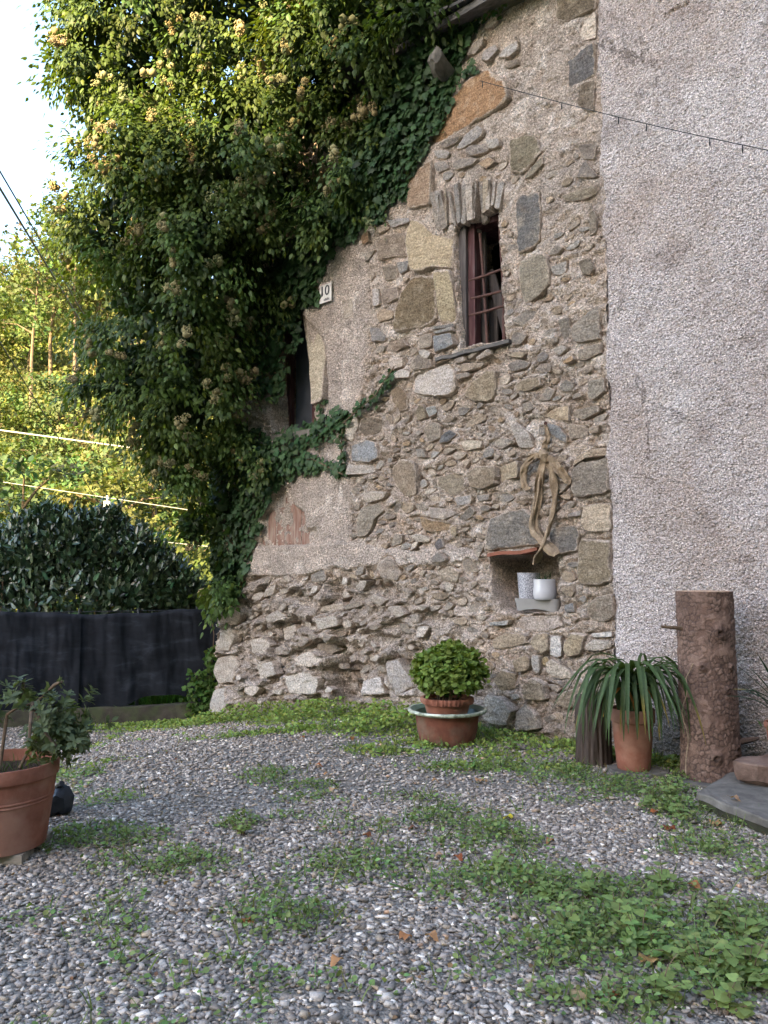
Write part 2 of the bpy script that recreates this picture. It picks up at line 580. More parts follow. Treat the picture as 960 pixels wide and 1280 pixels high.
MAT['concrete'] = simple_mat("concrete", [(0.3, srgb(78, 73, 68)), (0.55, srgb(108, 101, 94)), (0.8, srgb(132, 125, 117))], 7, 7, 0.92, 0.15, 50, 0.6, 0.008)
MAT['dirty_concrete'] = simple_mat("dirty_concrete", [(0.3, srgb(40, 36, 32)), (0.55, srgb(64, 57, 50)), (0.8, srgb(90, 82, 73))], 5, 7, 0.92, 0.15, 50, 0.6, 0.01, None, (4, srgb(74, 82, 50), 0.5))
MAT['brick_stone'] = simple_mat("reddish_stone", [(0.3, srgb(78, 60, 52)), (0.55, srgb(112, 90, 79)), (0.8, srgb(140, 118, 105))], 8, 7, 0.9, 0.2, 45, 0.7, 0.01)
MAT['stem'] = simple_mat("woody_stem", [(0.3, srgb(78, 62, 50)), (0.7, srgb(120, 100, 82))], 20, 5, 0.9, 0.15, 60, 0.6, 0.006, (1, 1, 0.3))
MAT['burlap'] = simple_mat("burlap", [(0.3, srgb(118, 100, 82)), (0.55, srgb(150, 129, 107)), (0.8, srgb(174, 153, 130))], 16, 6, 0.95, 0.1, 150, 0.9, 0.006, None, (70, srgb(112, 92, 72), 0.6))
MAT['cable_dark'] = simple_mat("black_cable", [(0.3, srgb(30, 30, 32)), (0.7, srgb(46, 46, 48))], 10, 2, 0.6, 0.3)
MAT['cable_pale'] = simple_mat("pale_cable", [(0.3, srgb(150, 146, 136)), (0.7, srgb(172, 168, 158))], 10, 2, 0.6, 0.3)
MAT['white_paint'] = simple_mat("white_enamel", [(0.3, srgb(204, 198, 194)), (0.7, srgb(222, 218, 214))], 12, 4, 0.35, 0.5, 30, 0.1, 0.001, None, (30, srgb(150, 120, 110), 0.3))
MAT['ink'] = simple_mat("dark_print", [(0.3, srgb(52, 48, 56)), (0.7, srgb(66, 62, 68))], 10, 2, 0.5, 0.4)
MAT['red_line'] = simple_mat("faded_red_print", [(0.3, srgb(150, 100, 96)), (0.7, srgb(176, 128, 120))], 30, 4, 0.5, 0.3)
MAT['board'] = simple_mat("weathered_board", [(0.3, srgb(104, 94, 84)), (0.6, srgb(146, 134, 120)), (0.8, srgb(164, 152, 138))], 8, 6, 0.9, 0.15, 40, 0.6, 0.006, (0.5, 3, 3))
MAT['black_plastic'] = simple_mat("black_plastic", [(0.3, srgb(30, 32, 36)), (0.7, srgb(50, 52, 56))], 8, 4, 0.5, 0.3)
MAT['bark_tree'] = simple_mat("pale_tree_bark", [(0.3, srgb(84, 70, 56)), (0.7, srgb(126, 110, 88))], 3, 5, 0.9, 0.1)

# ------------------------------------------------------------------ ground (one sheet, courtyard to horizon)
def facade_s(X, Y):
    return X * EX + Y * EY


# crest of an added unseen ridge, set so its shadow ends on the ivy
def crest():
    out = []
    hs = Vector((SUN_DIR.x, SUN_DIR.y, 0)).length
    for p in (at_depth(110, 288, 9.2), at_depth(540, 40, 8.2)):
        k = (62.0 + p.y) / abs(SUN_DIR.y)
        out.append(p + SUN_DIR * k)
    return out


SHADE_CREST = crest()


def ground_z(X, Y):
    X = np.asarray(X, float); Y = np.asarray(Y, float)
    s = facade_s(X, Y)
    z = 0.04 - 0.47 * sstep(-5.0, -9.6, s)
    z = z + 0.012 * fbm(X * 1.3, Y * 1.3, None, 3, seed=3)
    # valley and far hillside beyond the fence
    v = sstep(11.5, 26.0, Y)
    z = z - 4.0 * v
    up = np.clip(Y - 28.0, 0, 64.0)
    z = z + np.where(up > 0, 0.66 * (np.sqrt(up * up + 60) - math.sqrt(60)), 0) + 0.1 * np.clip(Y - 92, 0, None)
    z = z + 1.2 * sstep(28, 60, Y) * fbm(X * 0.06, Y * 0.06, None, 3, seed=8)
    # unseen ridge added behind the camera, shaped to shade the yard
    c0, c1 = SHADE_CREST
    m = (c1.z - c0.z) / (c1.x - c0.x)
    top = np.clip(c0.z + m * (X - c0.x), 4, 70)
    z = z + top * np.clip((Y + 26.0) / -36.0, 0, 1) ** 2
    return z


def gz(x, y):
    return float(ground_z(np.array([x]), np.array([y]))[0])


def ground_hit(px, py):
    d = ray(px, py)
    k = 3.0
    for _ in range(40):
        p = d * k
        k += (CAM_Z + p.z - gz(p.x, p.y)) / max(0.05, -d.z) * 0.7
        k = min(k, 60)
    p = d * k
    return Vector((p.x, p.y, p.z + CAM_Z))


def axis(fine0, fine1, step, lo, hi):
    a = list(np.arange(fine0, fine1 + 1e-6, step))
    d, x = step, fine0
    left = []
    while x > lo:
        d *= 1.25; x -= d; left.append(max(x, lo))
    d, x = step, fine1
    right = []
    while x < hi:
        d *= 1.25; x += d; right.append(min(x, hi))
    return np.array(left[::-1] + a + right)


gx = axis(-6, 4.5, 0.08, -900, 900)
gy = np.unique(np.append(axis(1.0, 12, 0.08, -700, 1500), [-62.0, -56.0, -44.0]))
GX, GY = np.meshgrid(gx, gy)
GZ = ground_z(GX, GY)
nx, ny = len(gx), len(gy)
idx = np.arange(nx * ny).reshape(ny, nx)
q = np.stack([idx[:-1, :-1], idx[:-1, 1:], idx[1:, 1:], idx[1:, :-1]], -1).reshape(-1, 4)
far = np.maximum(sstep(11.5, 14, GY), np.maximum(sstep(-6, -12, GY), np.maximum(sstep(7, 12, np.abs(GX)), 0)))
me = mesh_np("ground", np.stack([GX, GY, GZ], -1).reshape(-1, 3), q, extra={"far": far.ravel()})
ground = tag(link("ground", me, MAT['ground']), kind="structure")

# ------------------------------------------------------------------ stone house: facade as a deep relief
S_L = wall_sz(268, 880)[0]
S_R = wall_sz(761, 500)[0]
Z_EAVE = 6.95
stone_house = empty("stone_house", W((S_L + S_R) / 2, 0.0, 0), "old rubble stone house with small barred window and ivy over its end", "house")

P = lambda *pts: [wall_sz(*p) for p in pts]
WINDOW = P((567, 291), (571, 282), (618, 258), (622, 262), (633, 424), (577, 437))
DOOR = P((330, 378), (376, 378), (387, 450), (398, 545), (338, 550))
NICHE = P((612, 697), (668, 689), (697, 686), (699, 764), (645, 768), (628, 762), (614, 730))
Z_PLASTER = [P((418, 312), (455, 300), (462, 345), (460, 420), (455, 470), (440, 520), (400, 530), (396, 440), (380, 390), (400, 350)),
             P((395, 525), (432, 520), (437, 590), (440, 680), (330, 684), (326, 650), (370, 600))]
Z_LEDGE = P((322, 685), (445, 678), (470, 684), (520, 690), (560, 682), (592, 690), (600, 700), (560, 704), (520, 708), (470, 706), (436, 712), (420, 708), (380, 719), (312, 719))
Z_ERODE = P((266, 765), (312, 722), (380, 724), (440, 716), (505, 735), (560, 765), (590, 800), (590, 850), (650, 880), (640, 960), (266, 960))
Z_CAVE = P((404, 834), (425, 818), (448, 832), (458, 856), (454, 882), (412, 882))
Z_PLANK = P((325, 684), (329, 648), (342, 632), (346, 614), (364, 606), (368, 632), (380, 640), (384, 662), (396, 660), (396, 681))
Z_GREYPLAST = P((590, 690), (640, 700), (645, 760), (600, 790), (560, 790), (560, 730))

STEP = 0.0135
sg = np.arange(S_L, S_R + STEP, STEP)
zg = np.arange(-0.75, Z_EAVE + STEP, STEP)
SG, ZG = np.meshgrid(sg, zg)
plaster = np.zeros(SG.shape)
for pz in Z_PLASTER:
    plaster = np.maximum(plaster, sstep(0.04, -0.05, poly_sdf(pz, SG, ZG) + 0.05 * fbm(SG * 7, ZG * 7, None, 3, seed=70)))
ledge = sstep(0.02, -0.01, poly_sdf(Z_LEDGE, SG, ZG) + 0.022 * fbm(SG * 12, ZG * 12, None, 3, seed=71))
erode = sstep(0.06, -0.08, poly_sdf(Z_ERODE, SG, ZG) + 0.10 * fbm(SG * 4, ZG * 4, None, 3, seed=72))
greypl = sstep(0.1, -0.1, poly_sdf(Z_GREYPLAST, SG, ZG))
# half-buried rubble everywhere
wx = SG + 0.05 * fbm(SG * 5, ZG * 5, None, 3, seed=20)
wz = ZG + 0.05 * fbm(SG * 5, ZG * 5, None, 3, seed=21)
f1, f2, cid = voro(wx * 5.2, wz * 8.5, seed=2)
g1, g2, cid2 = voro(wx * 12, wz * 20, seed=4)
e1, e2, cid3 = voro(wx * 4.0 + 3, wz * 7.0, seed=6)
lump = sstep(0.0, 0.28, f2 - f1) * (cid - 0.45)
lump2 = sstep(0.0, 0.25, g2 - g1) * (cid2 - 0.5)
soft = sstep(5.3, 3.4, ZG)                                     # upper mortar is flusher
low = sstep(2.6, 1.9, ZG)
H = 0.022 * fbm(SG * 0.9, ZG * 0.9, None, 3, seed=22) + 0.020 * fbm(SG * 8, ZG * 8, None, 4, seed=23) + 0.011 * fbm(SG * 24, ZG * 30, None, 3, seed=24)
H += (0.014 + 0.032 * soft) * lump * (1 - plaster) + (0.006 + 0.016 * soft) * lump2 * (1 - plaster)
H -= 0.012 * np.clip(fbm(SG * 14, ZG * 22, None, 4, seed=25) - 0.25, 0, 1) * 4 * (1 - plaster)
H = H * (1 - 0.75 * np.maximum(ledge, 0.55 * plaster)) + 0.012 * plaster + 0.045 * ledge
rub = sstep(0.0, 0.16, e2 - e1) * (cid3 * 0.13 - 0.045) + sstep(0, 0.2, f2 - f1) * (cid - 0.5) * 0.05
rub += 0.02 * (1 - np.abs(fbm(wx * 11, wz * 16, None, 3, seed=27)) * 2) + 0.03 * np.minimum(0, fbm(wx * 6, wz * 10, None, 3, seed=28))
cav = np.clip(-0.12 - fbm(wx * 3.1, wz * 4.6, None, 3, seed=37), 0, 0.4)
rub -= 0.32 * cav
H = H + erode * (rub * (0.55 + 0.45 * sstep(-5.3, -6.3, SG)) - 0.025) * (1 - ledge)
H += 0.09 * sstep(0.75, -0.5, ZG) * sstep(-4.2, -5.6, SG)       # battered foot
crk_ = np.exp(-(fbm(wx * 6.5, wz * 9.5, None, 3, seed=38) / 0.055) ** 2) * sstep(-.1, .25, fbm(SG * 2.2, ZG * 2.2, None, 2, seed=39))
H -= 0.030 * crk_ * (0.25 + 0.75 * soft) * (1 - plaster) * (1 - ledge)
H += 0.02 * soft * (1 - plaster) * (1 - ledge) * (1 - np.abs(fbm(wx * 8 + 9, wz * 13, None, 3, seed=44)) * 2.2)
cave = sstep(0.03, -0.06, poly_sdf(Z_CAVE, SG, ZG) + 0.06 * fbm(SG * 9, ZG * 9, None, 3, seed=29))
H -= 0.30 * cave
H -= 0.05 * sstep(0.015, -0.015, poly_sdf(Z_PLANK, SG, ZG) + 0.012 * fbm(SG * 14, ZG * 14, None, 2, seed=30))
# round the outer corner
H -= 0.10 * sstep(S_L + 0.16, S_L, SG) * (0.7 + 0.5 * fbm(SG * 3, ZG * 6, None, 3, seed=31))
OPEN = np.full(SG.shape, 9.0)
for op, depth, nz in ((WINDOW, 0.62, 0.018), (DOOR, 0.62, 0.012), (NICHE, 0.50, 0.014)):
    sd = poly_sdf(op, SG, ZG) + nz * fbm(SG * 8, ZG * 8, None, 3, seed=33)
    H = H * (1 - sstep(0.0, -0.02, sd)) - depth * sstep(0.0, -0.03, sd)
    if op is not NICHE:
        OPEN = np.minimum(OPEN, sd)

# ------------------------------------------------------------------ the stones that can be told apart, drawn on the facade
STONES = [
 ("ochre", [(533, 184), (540, 165), (555, 141), (569, 122), (585, 103), (601, 93), (617, 91), (631, 100), (639, 116), (636, 130), (609, 146), (582, 160), (552, 176)], (158, 120, 88), .03),
 ("", [(696, -8), (745, -8), (745, 11), (726, 20), (710, 28), (697, 26)], (122, 106, 86), .02),
 ("", [(711, 78), (745, 55), (746, 95), (712, 110)], (112, 109, 112), .025),
 ("", [(723, 119), (728, 106), (745, 99), (744, 139), (731, 140), (723, 133)], (118, 102, 86), .02),
 ("", [(723, 43), (731, 24), (746, 14), (746, 49), (729, 51)], (186, 170, 155), .006),
 ("", [(624, 74), (634, 61), (650, 53), (651, 64), (639, 74)], (168, 163, 163), .04),
 ("", [(606, 79), (608, 66), (622, 58), (628, 65), (615, 80)], (164, 155, 155), .04),
 ("", [(632, 85), (636, 79), (649, 75), (650, 81), (639, 87)], (150, 135, 122), .03),
 ("", [(585, 72), (593, 58), (609, 50), (609, 58), (596, 70)], (168, 155, 150), .04),
 ("", [(608, 38), (615, 24), (624, 19), (624, 30), (615, 38)], (172, 158, 150), .04),
 ("", [(570, 187), (580, 171), (599, 158), (609, 163), (604, 173), (580, 187)], (150, 145, 145), .04),
 ("", [(550, 181), (561, 176), (578, 171), (574, 179), (558, 187)], (112, 102, 96), .02),
 ("", [(584, 192), (590, 184), (615, 180), (612, 190), (593, 198)], (150, 138, 132), .045),
 ("", [(609, 184), (609, 176), (628, 175), (628, 184), (617, 188)], (158, 152, 152), .03),
 ("", [(545, 190), (556, 189), (566, 192), (560, 200), (547, 199)], (158, 152, 150), .03),
 ("", [(566, 206), (580, 199), (600, 200), (594, 209), (572, 214)], (146, 134, 126), .04),
 ("", [(598, 205), (613, 197), (622, 204), (610, 213)], (170, 138, 106), .03),
 ("", [(545, 206), (560, 203), (564, 212), (550, 218)], (156, 146, 142), .03),
 ("", [(639, 184), (641, 175), (660, 168), (674, 174), (680, 192), (657, 219), (641, 216)], (126, 115, 92), .025),
 ("", [(657, 226), (659, 220), (681, 196), (682, 206), (666, 222)], (142, 130, 110), .02),
 ("", [(647, 251), (663, 240), (676, 238), (678, 282), (675, 302), (663, 313), (650, 318), (648, 297)], (108, 106, 107), .025),
 ("", [(649, 343), (650, 329), (668, 320), (684, 318), (691, 339), (690, 356), (675, 372), (657, 381), (652, 370)], (150, 138, 120), .03),
 ("", [(691, 335), (709, 326), (710, 340), (701, 346), (692, 343)], (150, 145, 140), .015),
 ("", [(725, 327), (739, 323), (746, 337), (739, 346), (729, 343)], (126, 112, 96), .03),
 ("", [(738, 256), (748, 270), (748, 291), (739, 297)], (126, 112, 96), .03),
 ("", [(701, 247), (722, 238), (748, 232), (748, 243), (733, 250), (710, 253)], (136, 122, 102), .025),
 ("", [(723, 224), (727, 212), (733, 202), (749, 221), (745, 224)], (120, 110, 105), .03),
 ("", [(722, 183), (733, 180), (748, 183), (745, 200), (730, 200)], (140, 126, 116), .02),
 ("", [(509, 227), (523, 212), (542, 202), (542, 257), (526, 259), (512, 262)], (158, 126, 100), .045),
 ("", [(510, 290), (517, 274), (532, 281), (541, 292), (566, 298), (567, 336), (543, 336), (517, 342), (513, 320)], (172, 150, 116), .04),
 ("", [(510, 355), (523, 345), (541, 343), (546, 357), (546, 399), (536, 408), (495, 417), (496, 399), (501, 373)], (126, 106, 78), .045),
 ("", [(547, 342), (566, 339), (569, 353), (570, 403), (552, 406), (548, 392)], (168, 150, 116), .045),
 ("", [(473, 303), (486, 295), (506, 290), (510, 320), (492, 322), (475, 327)], (142, 122, 106), .035),
 ("", [(479, 333), (489, 330), (497, 333), (497, 349), (482, 351)], (145, 130, 115), .03),
 ("", [(497, 329), (512, 325), (510, 338), (501, 344)], (150, 148, 150), .03),
 ("", [(486, 277), (512, 272), (513, 279), (492, 286)], (150, 145, 145), .035),
 ("", [(470, 287), (484, 279), (488, 286), (475, 294)], (160, 142, 126), .03),
 ("", [(452, 296), (462, 290), (464, 303), (455, 308)], (150, 112, 82), .03),
 ("", [(477, 362), (499, 360), (499, 373), (479, 382)], (162, 142, 130), .02),
 ("", [(466, 360), (476, 361), (477, 382), (468, 384)], (165, 158, 158), .02),
 ("", [(471, 395), (479, 386), (495, 389), (492, 399), (475, 403)], (166, 140, 114), .03),
 ("", [(462, 410), (473, 409), (484, 421), (482, 427), (466, 427)], (140, 135, 135), .03),
 ("", [(428, 376), (441, 374), (442, 396), (431, 399)], (178, 164, 152), -.004),
 ("", [(485, 428), (505, 424), (512, 432), (495, 440), (484, 437)], (150, 128, 110), .03),
 ("", [(544, 410), (571, 405), (572, 409), (545, 414)], (118, 116, 116), .045),
 ("", [(545, 415), (570, 410), (572, 415), (545, 419)], (134, 130, 126), .05),
 ("", [(544, 421), (569, 417), (573, 432), (558, 438), (545, 441)], (140, 146, 156), .05),
 ("", [(526, 421), (541, 416), (542, 434), (527, 438)], (146, 131, 116), .03),
 ("", [(518, 455), (528, 443), (541, 450), (542, 461), (518, 464)], (146, 131, 120), .05),
 ("", [(526, 440), (534, 438), (543, 442), (540, 450), (530, 447)], (165, 158, 155), .04),
 ("", [(517, 474), (520, 467), (545, 461), (564, 453), (572, 466), (574, 493), (560, 497), (537, 495), (518, 491)], (165, 155, 150), .045),
 ("", [(495, 468), (503, 462), (516, 465), (515, 473), (497, 474)], (186, 178, 172), .045),
 ("", [(486, 451), (493, 447), (507, 448), (506, 459), (489, 463)], (176, 160, 150), .035),
 ("", [(489, 487), (499, 482), (511, 495), (510, 512), (501, 516), (491, 501)], (132, 108, 84), .025),
 ("", [(520, 516), (528, 504), (534, 510), (534, 522), (522, 526)], (132, 116, 94), .02),
 ("", [(534, 510), (547, 507), (549, 516), (539, 523)], (145, 148, 150), .03),
 ("", [(453, 524), (464, 520), (478, 524), (476, 539), (457, 545), (451, 537)], (116, 101, 86), .015),
 ("", [(441, 557), (460, 550), (473, 555), (475, 572), (464, 579), (442, 577)], (134, 140, 150), .03),
 ("", [(437, 581), (468, 581), (470, 591), (455, 593), (437, 594)], (166, 156, 148), .02),
 ("", [(430, 525), (446, 517), (450, 530), (441, 553), (430, 548)], (176, 166, 156), .03),
 ("", [(531, 539), (541, 528), (555, 530), (554, 549), (539, 554)], (140, 128, 115), .03),
 ("", [(555, 545), (566, 537), (573, 543), (564, 553), (553, 555)], (106, 109, 116), .03),
 ("", [(487, 587), (503, 574), (520, 578), (524, 597), (522, 618), (505, 622), (491, 601)], (152, 131, 110), .025),
 ("", [(547, 597), (566, 591), (580, 595), (582, 614), (566, 620), (547, 607)], (146, 131, 110), .012),
 ("", [(587, 591), (601, 583), (625, 584), (625, 604), (605, 613), (592, 610)], (152, 132, 110), .045),
 ("", [(626, 584), (653, 575), (653, 597), (636, 600), (627, 605)], (166, 145, 116), .04),
 ("", [(582, 495), (592, 480), (612, 465), (625, 465), (622, 490), (615, 502), (590, 502)], (152, 133, 108), .03),
 ("", [(637, 457), (650, 450), (666, 454), (660, 461), (640, 466)], (136, 126, 120), .03),
 ("", [(647, 482), (657, 475), (677, 472), (680, 482), (665, 490), (650, 489)], (146, 126, 100), .03),
 ("", [(702, 485), (712, 476), (722, 480), (720, 490), (707, 491)], (136, 128, 120), .03),
 ("", [(737, 477), (757, 472), (760, 490), (745, 502), (737, 497)], (150, 138, 122), .035),
 ("", [(716, 410), (730, 395), (751, 382), (754, 425), (730, 431), (719, 427)], (150, 138, 125), .035),
 ("", [(726, 440), (754, 429), (755, 442), (735, 452), (725, 450)], (140, 126, 112), .03),
 ("", [(699, 400), (714, 397), (714, 422), (705, 425)], (126, 116, 106), .02),
 ("", [(672, 447), (680, 439), (690, 445), (685, 452), (675, 454)], (130, 126, 126), .03),
 ("", [(637, 446), (647, 441), (662, 442), (655, 449)], (166, 146, 120), .03),
 ("", [(670, 462), (680, 455), (695, 457), (692, 466), (677, 467)], (146, 131, 120), .025),
 ("", [(707, 455), (720, 446), (724, 451), (715, 456)], (166, 141, 115), .03),
 ("", [(572, 442), (587, 437), (588, 442), (575, 446)], (152, 138, 126), .05),
 ("", [(588, 447), (600, 436), (602, 442), (591, 451)], (148, 136, 128), .05),
 ("", [(598, 449), (617, 438), (621, 445), (603, 452)], (158, 142, 130), .05),
 ("", [(577, 460), (585, 455), (609, 455), (607, 460), (585, 467)], (160, 138, 118), .045),
 ("", [(543, 455), (562, 446), (568, 449), (546, 458)], (146, 124, 106), .045),
 ("", [(572, 450), (584, 447), (588, 453), (574, 456)], (152, 138, 128), .04),
 ("", [(574, 470), (590, 466), (594, 471), (576, 476)], (150, 136, 126), .04),
 ("", [(680, 520), (695, 510), (715, 507), (715, 527), (700, 527)], (172, 147, 116), .02),
 ("", [(688, 530), (700, 532), (712, 547), (710, 555), (692, 544)], (130, 132, 138), .03),
 ("", [(642, 535), (647, 527), (665, 542), (670, 560), (652, 562)], (166, 156, 150), .03),
 ("", [(577, 552), (590, 550), (606, 552), (605, 560), (585, 565)], (166, 150, 130), .025),
 ("", [(712, 530), (735, 533), (737, 545), (715, 550)], (150, 132, 115), .015),
 ("", [(717, 513), (750, 507), (752, 515), (730, 525), (717, 522)], (140, 126, 112), .02),
 ("", [(717, 588), (727, 577), (747, 576), (764, 571), (766, 616), (745, 620), (724, 623), (717, 612)], (124, 112, 100), .05),
 ("", [(718, 585), (724, 570), (742, 562), (762, 560), (763, 569), (730, 574)], (178, 152, 126), .04),
 ("", [(730, 652), (734, 631), (764, 629), (766, 664), (747, 666), (734, 662)], (182, 161, 136), .03),
 ("", [(726, 680), (730, 673), (766, 677), (767, 727), (738, 733), (725, 727)], (152, 133, 106), .04),
 ("", [(610, 668), (614, 650), (638, 639), (657, 637), (676, 647), (678, 680), (642, 685), (611, 689)], (122, 116, 111), .035),
 ("", [(688, 664), (701, 658), (715, 656), (725, 662), (722, 689), (703, 693), (692, 681)], (116, 111, 108), .03),
 ("", [(714, 643), (732, 637), (730, 645), (713, 647)], (160, 150, 145), .04),
 ("", [(732, 758), (748, 745), (767, 742), (770, 770), (757, 778), (736, 774)], (152, 136, 120), .03),
 ("", [(707, 756), (718, 753), (719, 765), (707, 766)], (145, 145, 150), .025),
 ("", [(642, 776), (652, 770), (697, 769), (707, 781), (688, 789), (661, 789), (642, 783)], (166, 150, 142), .02),
 ("", [(613, 778), (640, 775), (640, 781), (615, 782)], (150, 150, 152), .04),
 ("", [(664, 802), (672, 791), (686, 791), (688, 811), (681, 817), (670, 811)], (168, 147, 120), .045),
 ("", [(691, 795), (705, 794), (704, 820), (697, 824), (687, 818)], (186, 182, 182), .04),
 ("", [(707, 804), (716, 791), (734, 793), (727, 818), (711, 821), (705, 813)], (168, 147, 116), .04),
 ("", [(735, 806), (743, 799), (766, 801), (767, 809), (752, 814), (737, 812)], (166, 156, 146), .04),
 ("", [(736, 792), (766, 789), (767, 796), (743, 797)], (192, 188, 186), .035),
 ("", [(645, 825), (661, 818), (666, 822), (665, 837), (649, 840)], (172, 147, 116), .05),
 ("", [(668, 819), (678, 819), (678, 839), (672, 843), (668, 832)], (170, 165, 162), .04),
 ("", [(657, 857), (670, 845), (684, 855), (687, 873), (679, 875), (659, 873)], (162, 147, 126), .06),
 ("", [(621, 850), (631, 836), (647, 841), (647, 861), (629, 864)], (166, 141, 110), .04),
 ("", [(685, 829), (691, 824), (716, 839), (718, 848), (697, 848), (686, 839)], (192, 176, 156), .035),
 ("", [(680, 822), (687, 820), (688, 830), (681, 833)], (172, 151, 120), .03),
 ("", [(615, 800), (636, 790), (661, 793), (662, 804), (633, 811), (617, 811)], (160, 139, 115), .035),
 ("", [(695, 877), (707, 864), (730, 857), (734, 877), (709, 887)], (156, 139, 118), .04),
 ("", [(604, 898), (610, 866), (638, 873), (649, 887), (640, 905), (615, 904)], (162, 154, 149), .07),
 ("", [(650, 889), (661, 878), (675, 891), (679, 911), (649, 912)], (150, 145, 140), .06),
 ("", [(733, 830), (750, 820), (768, 824), (766, 840), (742, 846)], (150, 136, 122), .03),
 ("", [(454, 621), (464, 614), (487, 615), (482, 623), (462, 629)], (172, 159, 148), .045),
 ("", [(447, 651), (453, 634), (476, 628), (482, 638), (470, 649), (462, 670), (449, 672)], (142, 131, 118), .04),
 ("", [(570, 622), (591, 619), (591, 630), (574, 633)], (155, 150, 150), .02),
 ("", [(597, 619), (614, 618), (612, 625), (599, 627)], (150, 142, 138), .02),
 ("", [(535, 634), (562, 636), (574, 642), (558, 650), (539, 647)], (166, 153, 145), .035),
 ("", [(526, 644), (537, 649), (566, 655), (564, 663), (537, 665), (528, 661)], (162, 130, 96), .02),
 ("", [(565, 663), (568, 656), (574, 659), (574, 670), (566, 670)], (160, 140, 110), .03),
 ("", [(545, 680), (553, 672), (559, 684), (549, 688)], (106, 101, 106), .03),
 ("", [(477, 705), (487, 695), (495, 697), (503, 717), (499, 728), (482, 722), (476, 713)], (168, 152, 141), .05),
 ("", [(516, 670), (524, 667), (539, 672), (537, 678), (524, 678)], (166, 156, 146), .035),
 ("", [(543, 697), (553, 690), (564, 699), (560, 703), (545, 703)], (136, 128, 122), .04),
 ("", [(550, 715), (566, 707), (578, 715), (574, 728), (555, 724)], (166, 149, 131), .04),
 ("", [(267, 888), (272, 861), (287, 857), (291, 880), (285, 892), (270, 894)], (186, 182, 182), .07),
 ("", [(270, 805), (275, 788), (291, 784), (297, 797), (293, 813), (275, 813)], (166, 156, 146), .06),
 ("", [(272, 780), (275, 767), (291, 757), (304, 767), (297, 782)], (160, 146, 132), .05),
 ("", [(270, 838), (275, 822), (293, 817), (302, 830), (295, 853), (277, 853)], (168, 157, 148), .06),
 ("", [(395, 765), (402, 757), (425, 753), (427, 761), (406, 765)], (168, 156, 146), .06),
 ("", [(400, 773), (427, 768), (427, 782), (404, 788)], (176, 167, 160), .05),
 ("", [(372, 822), (389, 813), (410, 824), (393, 834), (377, 832)], (182, 171, 163), .08),
 ("", [(393, 805), (410, 804), (418, 813), (410, 818), (393, 812)], (158, 142, 130), .05),
 ("", [(431, 757), (452, 751), (454, 757), (433, 763)], (140, 128, 116), .05),
 ("", [(420, 840), (441, 838), (445, 848), (427, 852)], (138, 118, 104), -.10),
 ("", [(430, 856), (446, 852), (450, 866), (434, 870)], (142, 122, 106), -.08),
 ("", [(460, 849), (480, 845), (487, 867), (457, 868)], (184, 178, 178), .09),
 ("", [(487, 826), (503, 822), (520, 857), (497, 872), (489, 851)], (174, 168, 170), .07),
 ("", [(333, 770), (350, 762), (362, 770), (345, 778), (335, 778)], (176, 166, 158), .06),
 ("", [(346, 786), (366, 780), (372, 796), (350, 802)], (170, 158, 148), .06),
 ("", [(312, 800), (330, 796), (340, 806), (330, 818), (313, 816)], (172, 162, 154), .05),
 ("", [(322, 830), (345, 826), (352, 842), (330, 850)], (178, 170, 164), .05),
 ("", [(360, 845), (384, 838), (402, 848), (398, 868), (366, 868)], (184, 178, 174), .06),
 ("", [(374, 387), (394, 410), (408, 434), (410, 504), (395, 509), (388, 462), (380, 429)], (176, 163, 140), .004),
]
# thin slates on edge over the window, fanned like an arch
NLT = 17
for k in range(NLT):
    w0 = lambda i: (i + .32 * math.sin(i * 2.7)) / NLT
    a0, a1 = w0(k), w0(k + 1)
    bx = lambda a: 546 + 80 * a
    by = lambda a: 292 - 29 * a - 4 * math.sin(a * 9) + 2.5 * math.sin(k * 4.1)
    tx = lambda a: 541 + 86 * a + 4 * math.sin(k * 2.1)
    ty = lambda a: 243 - 20 * a + 5 * math.sin(k * 1.7)
    STONES.append(("lintel", [(bx(a0), by(a0)), (bx(a1), by(a1)), (tx(a1), ty(a1)), (tx(a0), ty(a0))],
                   [(156, 145, 138), (146, 138, 133), (164, 151, 141), (150, 144, 141), (166, 149, 128)][(k * 3) % 5], .030 + 0.022 * ((k * 7) % 4) / 3))

stones = []                                                    # (poly in s/z, colour, proud, rough)
for kind, poly, c, pr in STONES:
    stones.append(([wall_sz(*p) for p in poly], c, pr, kind))

# smaller stones that fill the gaps between them
occ = np.minimum(OPEN, poly_sdf(NICHE, SG, ZG))
for poly, c, pr, kind in stones:
    pa = np.array(poly)
    i0, i1 = [int(np.clip((v - S_L) / STEP, 0, len(sg) - 1)) for v in (pa[:, 0].min() - 0.15, pa[:, 0].max() + 0.15)]
    j0, j1 = [int(np.clip((v - zg[0]) / STEP, 0, len(zg) - 1)) for v in (pa[:, 1].min() - 0.15, pa[:, 1].max() + 0.15)]
    if i1 <= i0 or j1 <= j0:
        continue
    sub = np.s_[j0:j1 + 1, i0:i1 + 1]
    occ[sub] = np.minimum(occ[sub], poly_sdf(poly, SG[sub], ZG[sub]))
fill_region = P((455, 300), (505, 270), (560, 200), (640, 150), (700, 200), (745, 160), (752, 400), (764, 600), (770, 900), (640, 905), (300, 890), (268, 890), (272, 770), (315, 722), (440, 715), (440, 600), (440, 545), (470, 480), (465, 400))
pal = [(164, 147, 131), (156, 143, 131), (148, 137, 127), (174, 157, 141), (156, 151, 147), (142, 135, 130), (168, 146, 122), (180, 167, 154), (146, 127, 109), (132, 122, 114)]
palg = [(168, 156, 146), (158, 146, 136), (178, 168, 160), (150, 138, 126), (186, 178, 172)]
tries = 0
target_n = 470
